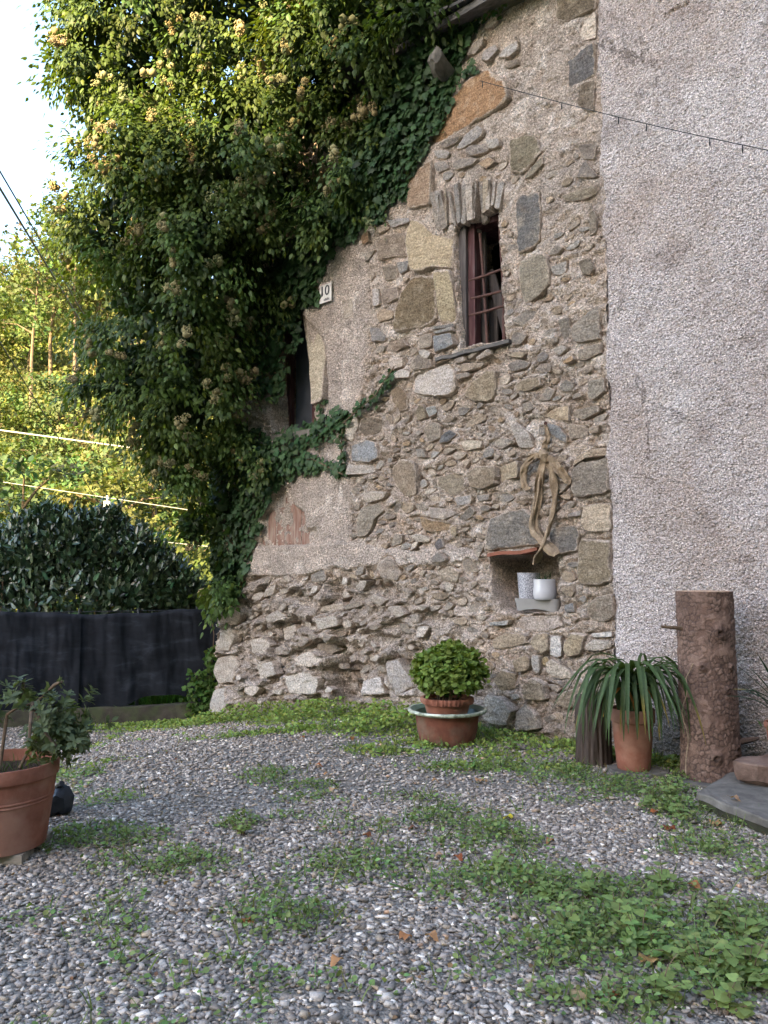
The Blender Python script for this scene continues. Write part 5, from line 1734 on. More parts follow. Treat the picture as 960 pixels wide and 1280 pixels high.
b = MB(); b.lathe((bp_.x, BY, kz), [(.0001, KH - .03), (.196, KH - .035)], 30, False); b.build("soil", MAT['soil'], basil)
cb_ = np.array((at_depth(561, 842, BY).x, BY, at_depth(561, 842, BY).z))
nclump = 420
d = rdir(nclump); d[:, 2] = np.where(d[:, 2] < -.55, -d[:, 2], d[:, 2])
lump = 1 + .24 * fbm(d[:, 0] * 2.6, d[:, 1] * 2.6, d[:, 2] * 2.6, 3, seed=95)
cp = cb_ + d * np.array((.285, .27, .235)) * (lump * rng.uniform(.86, 1.04, nclump))[:, None]
NLB = 9
p = np.repeat(cp, NLB, 0) + rng.randn(nclump * NLB, 3) * .016
o_ = np.repeat(d, NLB, 0)
bl_ax = norm(o_ * .5 + rng.randn(len(p), 3) * .75 + np.array([0, 0, -.1])); bl_n = norm(o_ * .8 + np.array([0, 0, .9]) + .3 * rng.randn(len(p), 3))
bl_s = rng.uniform(.032, .058, len(p)); bl_c = np.repeat(lcol(nclump, (.185, .25, .055), .15, .06), NLB, 0) * (1 + .15 * rng.randn(len(p), 1)).clip(.5, 1.5)
o = link("foliage", leaves_mesh("foliage", "round", p, bl_ax, bl_n, bl_s, bl_c), MAT['leaf_matt'], basil); o["kind"] = "stuff"
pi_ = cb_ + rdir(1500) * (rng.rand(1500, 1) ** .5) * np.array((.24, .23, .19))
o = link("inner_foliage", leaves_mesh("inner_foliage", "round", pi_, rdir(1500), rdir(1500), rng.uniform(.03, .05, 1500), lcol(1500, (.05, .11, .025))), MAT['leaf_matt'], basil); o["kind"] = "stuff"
b = MB()
for k in range(14):
    a = k * 2.4; r_ = .03 + .09 * (k % 3) / 2
    b.tube([(bp_.x + r_ * math.cos(a), BY + r_ * math.sin(a), kz + KH - .04), (bp_.x + 1.6 * r_ * math.cos(a), BY + 1.6 * r_ * math.sin(a), cb_[2] - .03)], .006, 5)
b.build("stem", MAT['stem'], basil)

# big terracotta pot with a rhododendron-like shrub at the left edge
LY = 4.28
lx_ = at_depth(-6, 1060, LY).x
lz = gz(lx_, LY)
board = empty("board", (lx_, LY, lz), "pale weathered wooden board under the big terracotta pot", "board")
b = MB(); bt = at_depth(-20, 1072, LY)
b.box((lx_ - .02, LY - .10, lz + .025), .46, .16, .05, .05); b.build("plank", MAT['board'], board, jitter=.006, jf=10)
b = MB(); b.box((lx_ - .02, LY + .14, lz + .025), .46, .16, .05, -.04); b.build("plank", MAT['board'], board, jitter=.006, jf=10)
shrub = empty("potted_shrub", (lx_, LY, lz + .052), "large terracotta pot with a leggy shrub of pale-tipped leaf rosettes", "potted plant")
SHH = at_depth(0, 951, LY).z - (lz + .052)
flower_pot(shrub, (lx_, LY, lz + .052),   .300, .245, SHH, MAT['terracotta'], .075, 2)
top = Vector((lx_, LY, lz + .052 + SHH - .05))
r3 = random.Random(9)


def pt(px, py, dy=0.0):
    return at_depth(px, py, LY + dy)


branches = [[top + Vector((.02, -.03, 0)), pt(8, 900, 0), pt(9, 893, 0), pt(22, 884, -.03), pt(45, 878, -.05), pt(62, 862, -.08)],
            [pt(22, 884, -.03), pt(30, 862, .04), pt(28, 850, .04)],
            [pt(40, 878, -.05), pt(50, 900, -.1), pt(60, 920, -.12), pt(75, 938, -.1)],
            [pt(45, 880, -.05), pt(70, 892, .02), pt(92, 902, .05), pt(100, 915, .05)],
            [pt(40, 880, -.04), pt(38, 905, -.2), pt(36, 930, -.22)],
            [top + Vector((.09, .05, 0)), pt(40, 930, .1), pt(70, 905, .16), pt(90, 890, .2)],
            [top + Vector((-.1, .02, 0)), pt(-30, 900, .05), pt(-45, 870, .05)],
            [pt(62, 862, -.08), pt(70, 855, -.1), pt(78, 852, -.1)]]
for br_ in branches:
    m_ = len(br_)
    MB().tube(br_, [.010 * (1 - .12 * i) for i in range(m_)], 7).build("branch", MAT['stem'], shrub, jitter=.005, jf=20)
tips = []
for br_ in branches:
    tips.append((br_[-1], (br_[-1] - br_[-2]).normalized()))
for (cx_, cy_, sx_, sz_, cnt) in ((80, 902, .075, .085, 62), (55, 925, .06, .05, 26), (27, 868, .04, .04, 14), (98, 925, .03, .05, 14), (70, 878, .06, .03, 10), (-20, 890, .08, .08, 20)):
    ctr = pt(cx_, cy_, 0)
    for _ in range(cnt):
        q_ = Vector((r3.gauss(0, 1), r3.gauss(0, .9), r3.gauss(0, 1)))
        tips.append((ctr + Vector((q_.x * sx_, q_.y * .08, q_.z * sz_)), (q_.normalized() + Vector((.1, -.15, .6))).normalized()))
P_, A_, N_, Z_, C_ = [], [], [], [], []
for tip, dr in tips:
    nl = r3.randint(8, 11)
    s1_ = dr.orthogonal().normalized(); s2_ = dr.cross(s1_)
    for k in range(nl):
        a = k * 2.39996
        el = r3.uniform(.15, .75)
        ax_ = (s1_ * math.cos(a) + s2_ * math.sin(a)) * math.cos(el) + dr * math.sin(el)
        P_.append(tip - dr * r3.uniform(0, .04)); A_.append(ax_ + Vector((0, 0, -.15))); N_.append(dr * 1.0 + Vector((0, 0, .3)) - ax_ * .2)
        Z_.append(r3.uniform(.036, .062))
        g = r3.uniform(.75, 1.25)
        C_.append(np.array((.120, .148, .072)) * g)
P_, A_, N_, Z_, C_ = map(np.array, (P_, A_, N_, Z_, C_))
leaf_objects(shrub, "laurel", P_[:300], A_[:300], N_[:300], Z_[:300], C_[:300], MAT['leaf'])
if len(P_) > 300:
    o = link("foliage", leaves_mesh("foliage", "laurel", P_[300:], A_[300:], N_[300:], Z_[300:], C_[300:]), MAT['leaf'], shrub); o["kind"] = "stuff"
n = 60
tp = np.array(top)[None] + rng.randn(n, 3) * np.array([.11, .09, .0])
o = link("grass_in_pot", leaves_mesh("grass_in_pot", "blade", tp - np.array([0, 0, .02]), np.array([0, 0, 1.0]) + .4 * rng.randn(n, 3), rng.randn(n, 3), rng.uniform(.05, .12, n), lcol(n, (.06, .09, .03))), MAT['leaf_matt'], shrub); o["kind"] = "stuff"
# something black crumpled on the gravel behind it
g_ = at_depth(70, 1010, 4.95)
npz = gz(g_.x, 4.95)
np_ = empty("plastic_sack", (g_.x, 4.95, npz), "crumpled black plastic half hidden behind the big terracotta pot", "plastic sack")
b = MB(); b.lathe((g_.x, 4.95, npz), [(.06, 0), (.095, .02), (.10, .06), (.085, .11), (.05, .15), (.02, .165)], 28); b.build("sack", MAT['black_plastic'], np_, jitter=.05, jf=13)
b = MB(); b.tube([(g_.x, 4.95, npz + .15), (g_.x + .02, 4.94, npz + .18), (g_.x + .04, 4.93, npz + .19)], [.02, .014, .02], 8); b.build("neck", MAT['black_plastic'], np_, jitter=.012, jf=20)

# pot with a spiky plant at the right edge, on the steps
# concrete step slab and reddish stone
slab_z = .135
F = lambda px, py, z: (lambda d: d * ((z - CAM_Z) / d.z))(ray(px, py))
sc = [F(870, 990, slab_z), F(962, 1026, slab_z)]
p0 = Vector((sc[0].x, sc[0].y, 0)); p1 = Vector((sc[1].x, sc[1].y, 0))
dirn = (p1 - p0).normalized()
outl = [p0, p0 + dirn * .35, p0 + dirn * .85, p0 + dirn * 1.3, p0 + dirn * 1.3 + Vector((1.2, .7, 0)), Vector((3.5, 5.0, 0)), p0 + Vector((.62, .72, 0)), p0 + Vector((.30, .36, 0))]
step = empty("step", (p0.x, p0.y, gz(p0.x, p0.y)), "grey concrete doorstep slab on a rough footing at the right edge", "step")


def prism(outline, z0, z1, name, mat, parent, inset=0.0, jitter=0.0):
    n = len(outline)
    v = [(p_.x, p_.y, z0) for p_ in outline] + [(p_.x, p_.y, z1 - .008) for p_ in outline]
    c = sum((Vector(p_) for p_ in outline), Vector()) / n
    v += [((p_.x - c.x) * .99 + c.x, (p_.y - c.y) * .99 + c.y, z1) for p_ in outline]
    f = [tuple(range(n))[::-1], tuple(range(2 * n, 3 * n))]
    for r_ in (0, 1):
        f += [(r_ * n + i, r_ * n + (i + 1) % n, (r_ + 1) * n + (i + 1) % n, (r_ + 1) * n + i) for i in range(n)]
    v = np.array(v)
    if jitter:
        v = v + jitter * np.stack([fbm(v[:, 0] * 7 + 5 * i, v[:, 1] * 7, v[:, 2] * 7, 3, seed=97 + i) for i in range(3)], 1)
    return link(name, mesh_np(name, v, f, smooth=False), mat, parent)


def dense(outline, k=6):
    r_ = []
    for i in range(len(outline)):
        a_, b_ = outline[i], outline[(i + 1) % len(outline)]
        r_ += [a_ + (b_ - a_) * (j / k) for j in range(k)]
    return r_


prism(dense(outl), slab_z - .045, slab_z, "slab", MAT['concrete'], step, jitter=.012)
cen = sum(outl, Vector()) / len(outl)
prism(dense([cen + (p_ - cen) * .975 for p_ in outl]), -.1, slab_z - .046, "footing", MAT['dirty_concrete'], step, jitter=.03)
rb = [F(911, 950, slab_z + .1), F(932, 957, slab_z + .1), F(965, 962, slab_z + .1)]
a0 = Vector((2.27, 5.30, 0))
ro = [a0, a0 + Vector((.10, -.10, 0)), a0 + Vector((.34, -.20, 0)), a0 + Vector((.75, -.18, 0)), a0 + Vector((.85, .12, 0)), a0 + Vector((.45, .20, 0)), a0 + Vector((.12, .13, 0))]
rock = empty("stone_block", (a0.x + .4, a0.y, slab_z + .004), "rough reddish flat stone block lying on the doorstep slab", "stone")
c_ = sum(ro, Vector()) / len(ro)
nn = 36
ol = dense(ro, 6)
v = []
for z_, s_ in ((slab_z + .004, .80), (slab_z + .04, .93), (slab_z + .085, .98), (slab_z + .138, 1.0), (slab_z + .146, .985), (slab_z + .148, .5)):
    for p_ in ol:
        v.append((c_.x + (p_.x - c_.x) * s_, c_.y + (p_.y - c_.y) * s_, z_))
m_ = len(ol)
f = [(i * m_ + k, i * m_ + (k + 1) % m_, (i + 1) * m_ + (k + 1) % m_, (i + 1) * m_ + k) for i in range(5) for k in range(m_)] + [tuple(range(m_))[::-1], tuple(range(5 * m_, 6 * m_))]
v = np.array(v)
w_ = (v[:, 2] > slab_z + .01)[:, None]
v = v + .03 * w_ * np.stack([fbm(v[:, 0] * 6 + 5 * i, v[:, 1] * 6, v[:, 2] * 9, 3, seed=110 + i) for i in range(3)], 1)
link("block", mesh_np("block", v, f, sharp=25), MAT['brick_stone'], rock)
# potted yucca-like plant half out of the frame, standing on the stone block
yx, yy = a0.x + .33, a0.y + .0
yz = slab_z + .150
yucca = empty("potted_spiky_plant", (yx, yy, yz), "terracotta pot with a spiky dark plant on the stone block at the edge", "potted plant")
YH = .24
flower_pot(yucca, (yx, yy, yz), .115, .082, YH, MAT['terracotta'], .04)
for k in range(34):
    az = r2.uniform(0, 2 * math.pi)
    g = r2.uniform(.7, 1.2)
    strap_leaf(yucca, (yx + r2.gauss(0, .012), yy + r2.gauss(0, .012), yz + YH + .02 + .012 * (k % 8)), az, r2.uniform(.26, .42), r2.uniform(.2, 1.45), r2.uniform(.1, .9), r2.uniform(.008, .013), np.array((.035, .062, .036)) * g)
b = MB(); b.tube([(yx, yy, yz + YH - .06), (yx, yy, yz + YH + .12)], [.022, .018], 8); b.build("stem", MAT['stem'], yucca)
n = 90
tp = np.array([[yx, yy, yz + YH - .045]]) + rng.randn(n, 3) * np.array([.05, .05, 0])
o = link("small_weeds", leaves_mesh("small_weeds", "round", tp, np.array([0, 0, .9]) + .6 * rng.randn(n, 3), rng.randn(n, 3) + np.array([0, 0, .8]), rng.uniform(.03, .07, n), lcol(n, (.07, .13, .03))), MAT['leaf_matt'], yucca); o["kind"] = "stuff"
# flat paving stones under pot and log
for i, (qx, qy, w1, w2, rz_, lab) in enumerate(((pp.x + .02, PY - .02, .46, .36, -.6, "flat grey paving stone under the strap-leaved potted plant"), (log_base.x - .04, LOGY - .06, .50, .46, -.5, "flat grey paving stone under the upright log"))):
    o0 = [Vector((qx + w1 / 2 * math.cos(t + rz_) * (1 + .15 * math.sin(3 * t + i)), qy + w2 / 2 * math.sin(t + rz_) * (1 + .1 * math.cos(2 * t)), 0)) * 1 for t in np.linspace(0, 2 * np.pi, 9)[:-1]]
    zz_ = gz(qx, qy)
    r_ = empty("paving_stone", (qx, qy, zz_), lab, "paving stone")
    prism(dense(o0, 3), zz_ - .05, zz_ + (.028 if i == 0 else .013), "slab", MAT['concrete'], r_, jitter=.008)

# ------------------------------------------------------------------ gravel
def in_view(X, Y, m=.12):
    u = X / np.maximum(Y, .1)
    return (np.abs(u) < .48 + m) & (Y > 2.2)


def on_court(X, Y):
    d = X * NX + Y * NY
    return (d < CD - .05) | (facade_s(X, Y) < S_L)


# weed patches: (px, py, radius along x, radius in depth, strength)
PATCH = [(180, 908, 1.0, .35, 1.0), (300, 900, 1.0, .45, 1.0), (420, 895, .9, .5, 1.1), (480, 910, .6, .45, 1.1), (250, 905, 1.2, .35, 1.0), (350, 915, .8, .25, .9), (560, 930, .6, .3, 1.0), (620, 920, .5, .35, .8), (680, 925, .5, .4, .9),
         (330, 970, .25, .25, .6), (390, 985, .35, .2, .45), (480, 940, .5, .25, .7), (600, 960, .6, .25, .6), (700, 970, .35, .35, .8), (640, 945, .4, .3, .8), (300, 1032, .12, .08, 1.1),
         (760, 985, .35, .3, .8), (820, 990, .28, .25, 1.1), (850, 1015, .2, .2, 1.1), (880, 975, .25, .12, 1.1), (580, 1030, .35, .35, .8), (610, 1050, .35, .3, .85), (640, 1080, .2, .2, .7),
         (120, 1050, .4, .25, .75), (200, 1080, .4, .25, .7), (350, 1150, .28, .2, .8), (450, 1080, .4, .3, .6), (560, 1110, .3, .2, .5), (330, 1110, .25, .15, .45),
         (660, 1105, .35, .28, 1.0), (700, 1130, .3, .22, 1.0), (760, 1140, .4, .32, 1.2), (820, 1120, .25, .2, .9), (760, 1180, .35, .25, 1.1), (700, 1190, .25, .2, .8), (850, 1200, .35, .2, 1.1), (920, 1160, .3, .25, 1.1), (900, 1230, .35, .18, 1.2), (800, 1260, .2, .12, 1.0), (940, 1090, .15, .15, .5), (650, 1160, .25, .2, .5), (600, 1200, .2, .2, .35),
         (450, 1230, .35, .15, .35), (120, 1180, .25, .15, .35), (40, 1150, .25, .2, .4), (200, 1250, .3, .12, .3), (680, 1250, .15, .1, .6), (400, 1000, .3, .15, .5), (520, 1000, .4, .2, .4), (95, 985, .12, .2, .6), (890, 1060, .35, .2, .7), (930, 1030, .3, .1, .7)]
PW = []
for a, b_, rx, ry, st_ in PATCH:
    h_ = ground_hit(a, b_)
    PW.append((h_.x, h_.y, rx, ry, st_))


def weedness(X, Y):
    w = np.zeros(X.shape)
    for cx, cy, rx, ry, st_ in PW:
        w = np.maximum(w, st_ * np.exp(-(((X - cx) / rx) ** 2 + ((Y - cy) / ry) ** 2)))
    d = (CD - (X * NX + Y * NY))
    w = np.maximum(w, .95 * sstep(.75, .15, d) * (facade_s(X, Y) > S_L - .1))
    w = np.maximum(w, .42 * sstep(0.0, .6, fbm(X * 1.7, Y * 1.7, None, 3, seed=121)))
    return w * (1 + .7 * fbm(X * 5, Y * 5, None, 3, seed=120))


def scatter(n, y0, y1):
    Y = y0 + (y1 - y0) * rng.rand(n); X = (rng.rand(n) - .5) * 2 * .62 * Y
    keep = rng.rand(n) < Y / y1
    X, Y = X[keep], Y[keep]
    k = in_view(X, Y) & on_court(X, Y)
    return X[k], Y[k]


box_v = np.array([(x, y, z) for z in (-.62, .62) for x, y in ((-.72, -.6), (.72, -.6), (.72, .6), (-.72, .6))], float)
box_f = np.array([(0, 2, 1), (0, 3, 2), (4, 5, 6), (4, 6, 7), (0, 1, 5), (0, 5, 4), (1, 2, 6), (1, 6, 5), (2, 3, 7), (2, 7, 6), (3, 0, 4), (3, 4, 7)])


def pebbles(X, Y, size, name, tv, tf):
    n = len(X)
    a = size[:, None] * rng.uniform(.6, 1.25, (n, 3)) * np.array([1.15, .85, .48])
    R_ = rng.randn(n, 3, 3) * .42 + np.eye(3)
    ang = rng.rand(n) * 2 * np.pi
    rz = np.zeros((n, 3, 3)); rz[:, 0, 0] = np.cos(ang); rz[:, 0, 1] = -np.sin(ang); rz[:, 1, 0] = np.sin(ang); rz[:, 1, 1] = np.cos(ang); rz[:, 2, 2] = 1
    tilt = rng.randn(n) * .35; tx = np.zeros((n, 3, 3)); tx[:, 0, 0] = 1; tx[:, 1, 1] = np.cos(tilt); tx[:, 1, 2] = -np.sin(tilt); tx[:, 2, 1] = np.sin(tilt); tx[:, 2, 2] = np.cos(tilt)
    tvv = tv[None] * (1 + .28 * rng.randn(n, len(tv), 3)).clip(.35, 1.6)
    v = tvv * a[:, None, :]
    v = np.einsum('nij,nkj->nki', np.einsum('nij,njk->nik', rz, tx), v)
    Z = ground_z(X, Y) + size * rng.uniform(-.05, .55, n)
    v = v + np.stack([X, Y, Z], 1)[:, None, :]
    f = (tf[None] + (np.arange(n) * len(tv))[:, None, None]).reshape(-1, 3)
    pal_ = np.array([srgb(*c)[:3] for c in ((100, 97, 98), (124, 120, 122), (142, 138, 138), (114, 107, 103), (160, 156, 156), (184, 180, 180), (152, 138, 124), (86, 82, 82), (134, 125, 115), (206, 203, 202), (160, 132, 112))])
    pr = np.array([.16, .20, .18, .12, .12, .06, .05, .06, .03, .015, .005]); pr /= pr.sum()
    c = pal_[rng.choice(len(pal_), n, p=pr)] * rng.uniform(.95, 1.6, (n, 1)) * np.array([1.22, 1.07, .90])
    c = .84 * c + .16 * np.array([.36, .31, .27])
    c = np.repeat(c, len(tv), 0)
    o = link(name, mesh_np(name, v.reshape(-1, 3), f, col=c, smooth=False), MAT['pebble'])
    return tag(o, kind="stuff")


X1, Y1 = scatter(92000, 2.2, 5.4)
s1_ = rng.uniform(.006, .0175, len(X1)) * np.where(rng.rand(len(X1)) < .05, 1.5, 1)
X2_, Y2_ = scatter(80000, 5.4, 10.6)
s2_ = rng.uniform(.011, .022, len(X2_))
k1 = rng.rand(len(X1)) > .45 * weedness(X1, Y1) + .75 * sstep(-.05, .4, fbm(X1 * 1.1, Y1 * 1.1, None, 4, seed=123))
k2 = rng.rand(len(X2_)) > .8 * weedness(X2_, Y2_)
g1 = tag(pebbles(X1[k1], Y1[k1], s1_[k1], "gravel", box_v, box_f), "loose grey gravel covering the yard up to the steps", "gravel")
g2 = tag(pebbles(X2_[k2], Y2_[k2], s2_[k2], "gravel", oct_v, oct_f), "loose grey gravel of the yard farther off towards the house", "gravel")

X, Y = scatter(5200, 2.3, 9.5)
n = len(X)
o = link("litter", leaves_mesh("litter", "round", np.stack([X, Y, ground_z(X, Y) + .012 + .01 * rng.rand(n)], 1), rng.randn(n, 3) * np.array([1, 1, .3]), np.array([0, 0, 1.0]) + .5 * rng.randn(n, 3), rng.uniform(.008, .026, n), lcol(n, (.20, .13, .07), .3, .12)), MAT['leaf_matt'])
tag(o, "brown crumbs of dry leaves strewn over the gravel", "litter", kind="stuff")

# ------------------------------------------------------------------ ground cover
def cover(n, y0, y1, power, thr):
    X, Y = scatter(n, y0, y1)
    w = weedness(X, Y)
    k = rng.rand(len(X)) < np.clip((w - thr), 0, 1) ** power
    return X[k], Y[k], w[k]


GREENS = (.20, .265, .09)
X, Y, w_ = cover(230000, 2.3, 6.2, 1.15, .16)
n = len(X)
Z = ground_z(X, Y)
hgt = rng.rand(n) * .07 * np.clip(w_, .2, 1.1) + .01
p = np.stack([X, Y, Z + hgt], 1)
o = link("ground_cover", leaves_mesh("ground_cover", "round", p, rng.randn(n, 3) * np.array([1, 1, .35]), np.array([0, 0, 1.0]) + .4 * rng.randn(n, 3), rng.uniform(.010, .030, n), lcol(n, GREENS, .2, .10)), MAT['leaf_matt'])
tag(o, "low green weeds spreading in patches over the near gravel", "weeds", kind="stuff")
X, Y, w_ = cover(240000, 6.0, 11.2, 1.1, .2)
n = len(X)
Z = ground_z(X, Y)
nearw = sstep(1.5, .2, CD - (X * NX + Y * NY))
tall = .05 + .13 * nearw * (facade_s(X, Y) < -4.9) * (facade_s(X, Y) > -8.2)
p = np.stack([X, Y, Z + rng.rand(n) * tall * np.clip(w_, .3, 1.1)], 1)
o = link("ground_cover", leaves_mesh("ground_cover", "round", p, rng.randn(n, 3) * np.array([1, 1, .4]), np.array([0, -.25, .9]) + .45 * rng.randn(n, 3), rng.uniform(.02, .045, n), lcol(n, (.26, .33, .08), .2, .10)), MAT['leaf_matt'])
tag(o, "bright green bank of small weeds at the foot of the stone wall", "weeds", kind="stuff")
# grass blades
X, Y, w_ = cover(110000, 2.4, 9.5, 1.2, .12)
n = len(X)
o = link("grass", leaves_mesh("grass", "blade", np.stack([X, Y, ground_z(X, Y)], 1), np.array([0, 0, .8]) + .55 * rng.randn(n, 3), rng.randn(n, 3), rng.uniform(.05, .13, n), lcol(n, (.16, .20, .075), .25, .14)), MAT['leaf_matt'])
tag(o, "thin grass blades growing among weeds and gravel", "grass", kind="stuff")

# leafy weeds one can pick out
WEEDS = [(690, 1120, .9, "broad-leaved weed in the gravel, farthest from the corner of the near weed patch"), (735, 1115, 1.0, "broad-leaved weed left of the tall one in the near weed patch"),
         (830, 1112, 1.15, "tall broad-leaved weed at the back of the near weed patch"), (770, 1150, 1.1, "dense leafy weed in the middle of the near weed patch"), (800, 1185, 1.15, "leafy weed just above the bare gravel gap by the rusty leaf"),
         (715, 1165, .9, "low leafy weed at the front of the near weed patch"), (900, 1150, 1.0, "leafy weed standing alone right of the gravel gap"), (930, 1170, 1.0, "leafy weed at the edge of the frame below the step"),
         (880, 1215, 1.15, "large nettle-like weed near the bottom corner"), (935, 1225, 1.2, "large weed filling the bottom corner of the yard"), (820, 1240, 1.0, "ferny weed next to the rusty leaf at the bottom"), (905, 1262, 1.1, "weed cut off by the bottom edge near the corner"),
         (855, 1018, 1.0, "pale-leaved weed growing against the doorstep"), (815, 1000, 1.1, "dark round weed in front of the upright log"), (835, 990, .9, "small weed between potted plant and doorstep"), (302, 1036, .7, "single small leafy weed in open gravel"),
         (625, 1080, .9, "small leafy weed in the gravel below the bowl planter"), (398, 885, 1.3, "broad-leaved weed against the eroded foot of the wall"), (530, 918, 1.0, "weed tuft touching the bowl planter"), (640, 930, .9, "weed tuft between planter and stump")]
rw = random.Random(21)
for a, b_, sc_, lab in WEEDS:
    g_ = ground_hit(a, b_ + 8)
    root = empty("leafy_weed", g_, lab, "weed", "leafy weeds in the gravel")
    nst = rw.randint(5, 8)
    LP, LA, LN, LS = [], [], [], []
    stems = MB()
    for k in range(nst):
        az = rw.uniform(0, 2 * math.pi); H_ = rw.uniform(.05, .15) * sc_; lean = rw.uniform(.02, .12) * sc_
        tip = g_ + Vector((math.cos(az) * lean, math.sin(az) * lean, H_))
        stems.tube([g_ + Vector((math.cos(az) * .01, math.sin(az) * .01, -.01)), (g_ + tip) / 2 + Vector((0, 0, H_ * .15)), tip], [.0025, .002, .0012], 5)
        for lv in range(3):
            base = g_.lerp(tip, .45 + .27 * lv)
            for sgn in (0, 1):
                a2 = az + 1.3 * lv + math.pi * sgn + rw.gauss(0, .3)
                LP.append(base); LA.append((math.cos(a2), math.sin(a2), rw.uniform(-.1, .35))); LN.append((rw.gauss(0, .25), rw.gauss(-.15, .25), 1)); LS.append(rw.uniform(.026, .054) * sc_ * (1.1 - .2 * lv))
    stems.build("stem", MAT['leaf_matt'] if False else MAT['stem'], root)
    tone = (.235, .305, .10) if b_ > 940 else (.20, .28, .085)
    LC = lcol(len(LP), tone, .12, .06)
    leaf_objects(root, "heart", np.array(LP), np.array(LA), np.array(LN), np.array(LS), LC, MAT['leaf_matt'], variants=3)

# fallen leaves
FALL = [(835, 1037, 1.5, (132, 72, 46)), (893, 1035, 1.5, (196, 150, 104)), (862, 1110, 1.2, (178, 120, 78)), (808, 1210, 1.5, (204, 158, 108)), (760, 1252, 1.5, (150, 84, 50)), (722, 1245, 1.3, (190, 160, 124)), (312, 1160, 1.2, (166, 106, 64)), (815, 1020, 1, (170, 100, 60)),
        (598, 980, 1.3, (192, 146, 110)), (540, 980, 1, (186, 140, 100)), (405, 972, 1, (180, 130, 90)), (395, 960, 1, (184, 110, 70)), (418, 990, 1, (186, 150, 116)), (520, 1040, .9, (120, 80, 60)), (462, 1050, 1, (130, 78, 50)), (570, 1075, 1, (172, 98, 66)), (545, 1075, .9, (190, 150, 120)),
        (503, 1180, 1.1, (176, 120, 80)), (535, 1175, 1, (190, 140, 100)), (655, 1110, 1.2, (178, 136, 104)), (690, 1055, .9, (170, 120, 80)), (640, 1027, 1.1, (222, 200, 70)), (700, 930, 1, (176, 130, 80)), (425, 1205, 1, (186, 134, 92)), (900, 955, 1.2, (190, 160, 130)), (915, 1000, 1, (180, 140, 110)), (440, 925, 1, (150, 96, 60)), (380, 925, 1, (160, 110, 70))]
for i, (a, b_, sc_, c) in enumerate(FALL):
    g_ = ground_hit(a, b_)
    zt_ = g_.z + .018
    if a > 885 and b_ < 1030:
        g_ = F(a, b_, slab_z); g_.z += CAM_Z; zt_ = slab_z + .012
    fl = empty("fallen_leaf", (g_.x, g_.y, zt_), "yellow fallen leaf on the gravel" if i == 21 else "small dry brown fallen leaf lying in the yard", "leaf", None if i == 21 else "dry leaves scattered over the yard")
    if i == 21:
        fl["label"] = "single bright yellow fallen leaf lying on the gravel"
    tv, tf = leaf_template("heart")
    tv = tv * (.055 * sc_) * np.array([1, 1, 1]); tv[:, 2] = .25 * (np.abs(tv[:, 0]) ** 1.2) + .012 * np.sin(tv[:, 1] * 90) + .004
    a_ = rw.uniform(0, 6.28)
    x_, y_ = tv[:, 0] * math.cos(a_) - tv[:, 1] * math.sin(a_), tv[:, 0] * math.sin(a_) + tv[:, 1] * math.cos(a_)
    me = mesh_np("blade", np.stack([x_ + g_.x, y_ + g_.y, tv[:, 2] + zt_], 1), np.array(tf), col=np.repeat(np.array(srgb(*c)[:3])[None], len(tv), 0), smooth=False)
    link("blade", me, MAT['leaf_matt'], fl)
    b = MB(); q_ = Vector((g_.x, g_.y, zt_ + .004)); b.tube([q_, q_ + Vector((math.sin(a_) * .03, -math.cos(a_) * .03, .006))], .0012, 4); b.build("stalk", MAT['stem'], fl)

# ------------------------------------------------------------------ shade-net fence on its low wall
fa = at_depth(-60, 900, 10.05); fb = at_depth(276, 895, 10.75)
fdir = Vector((fb.x - fa.x, fb.y - fa.y, 0)); FL = fdir.length; fdir.normalize(); fn = Vector((-fdir.y, fdir.x, 0))
low = empty("low_wall", (fa.x, fa.y, gz(fa.x, fa.y)), "low stained concrete kerb wall carrying the black shade-net fence", "low wall")
low["kind"] = "thing"
nseg = 30
v = []
for i in range(nseg + 1):
    p_ = fa + fdir * (FL * i / nseg); g_ = gz(p_.x, p_.y)
    for (dn, z_) in ((-.09, -.3), (-.09, .19), (-.075, .205), (.09, .205), (.09, -.3)):
        v.append((p_.x + fn.x * dn, p_.y + fn.y * dn, g_ + z_))
v = np.array(v); v = v + .008 * np.stack([fbm(v[:, 0] * 6 + 5 * i, v[:, 1] * 6, v[:, 2] * 6, 3, seed=130 + i) for i in range(3)], 1)
f = [(i * 5 + k, i * 5 + 5 + k, i * 5 + 6 + k, i * 5 + 1 + k) for i in range(nseg) for k in range(4)]
link("kerb", mesh_np("kerb", v, f, sharp=50), MAT['dirty_concrete'], low)
fence = empty("fence", (fa.x, fa.y, gz(fa.x, fa.y) + .2), "black shade-net fence along the yard in front of the laurel hedge", "fence")
nm = Nodes("shade_net")
wv = nm.noise(3.0, 5, .6, .4, nm.mapping(nm.pos, (1, 1, 2.5)))
colr = nm.ramp(wv, [(.3, srgb(19, 20, 25)), (.55, srgb(30, 32, 38)), (.8, srgb(54, 57, 65))])
p_bs = nm.bsdf(colr, .8, .15, nm.bump(nm.noise(320, 2, .5, 0, nm.mapping(nm.pos, (1, 1, .35))), .4, .002))
nm.done(p_bs)


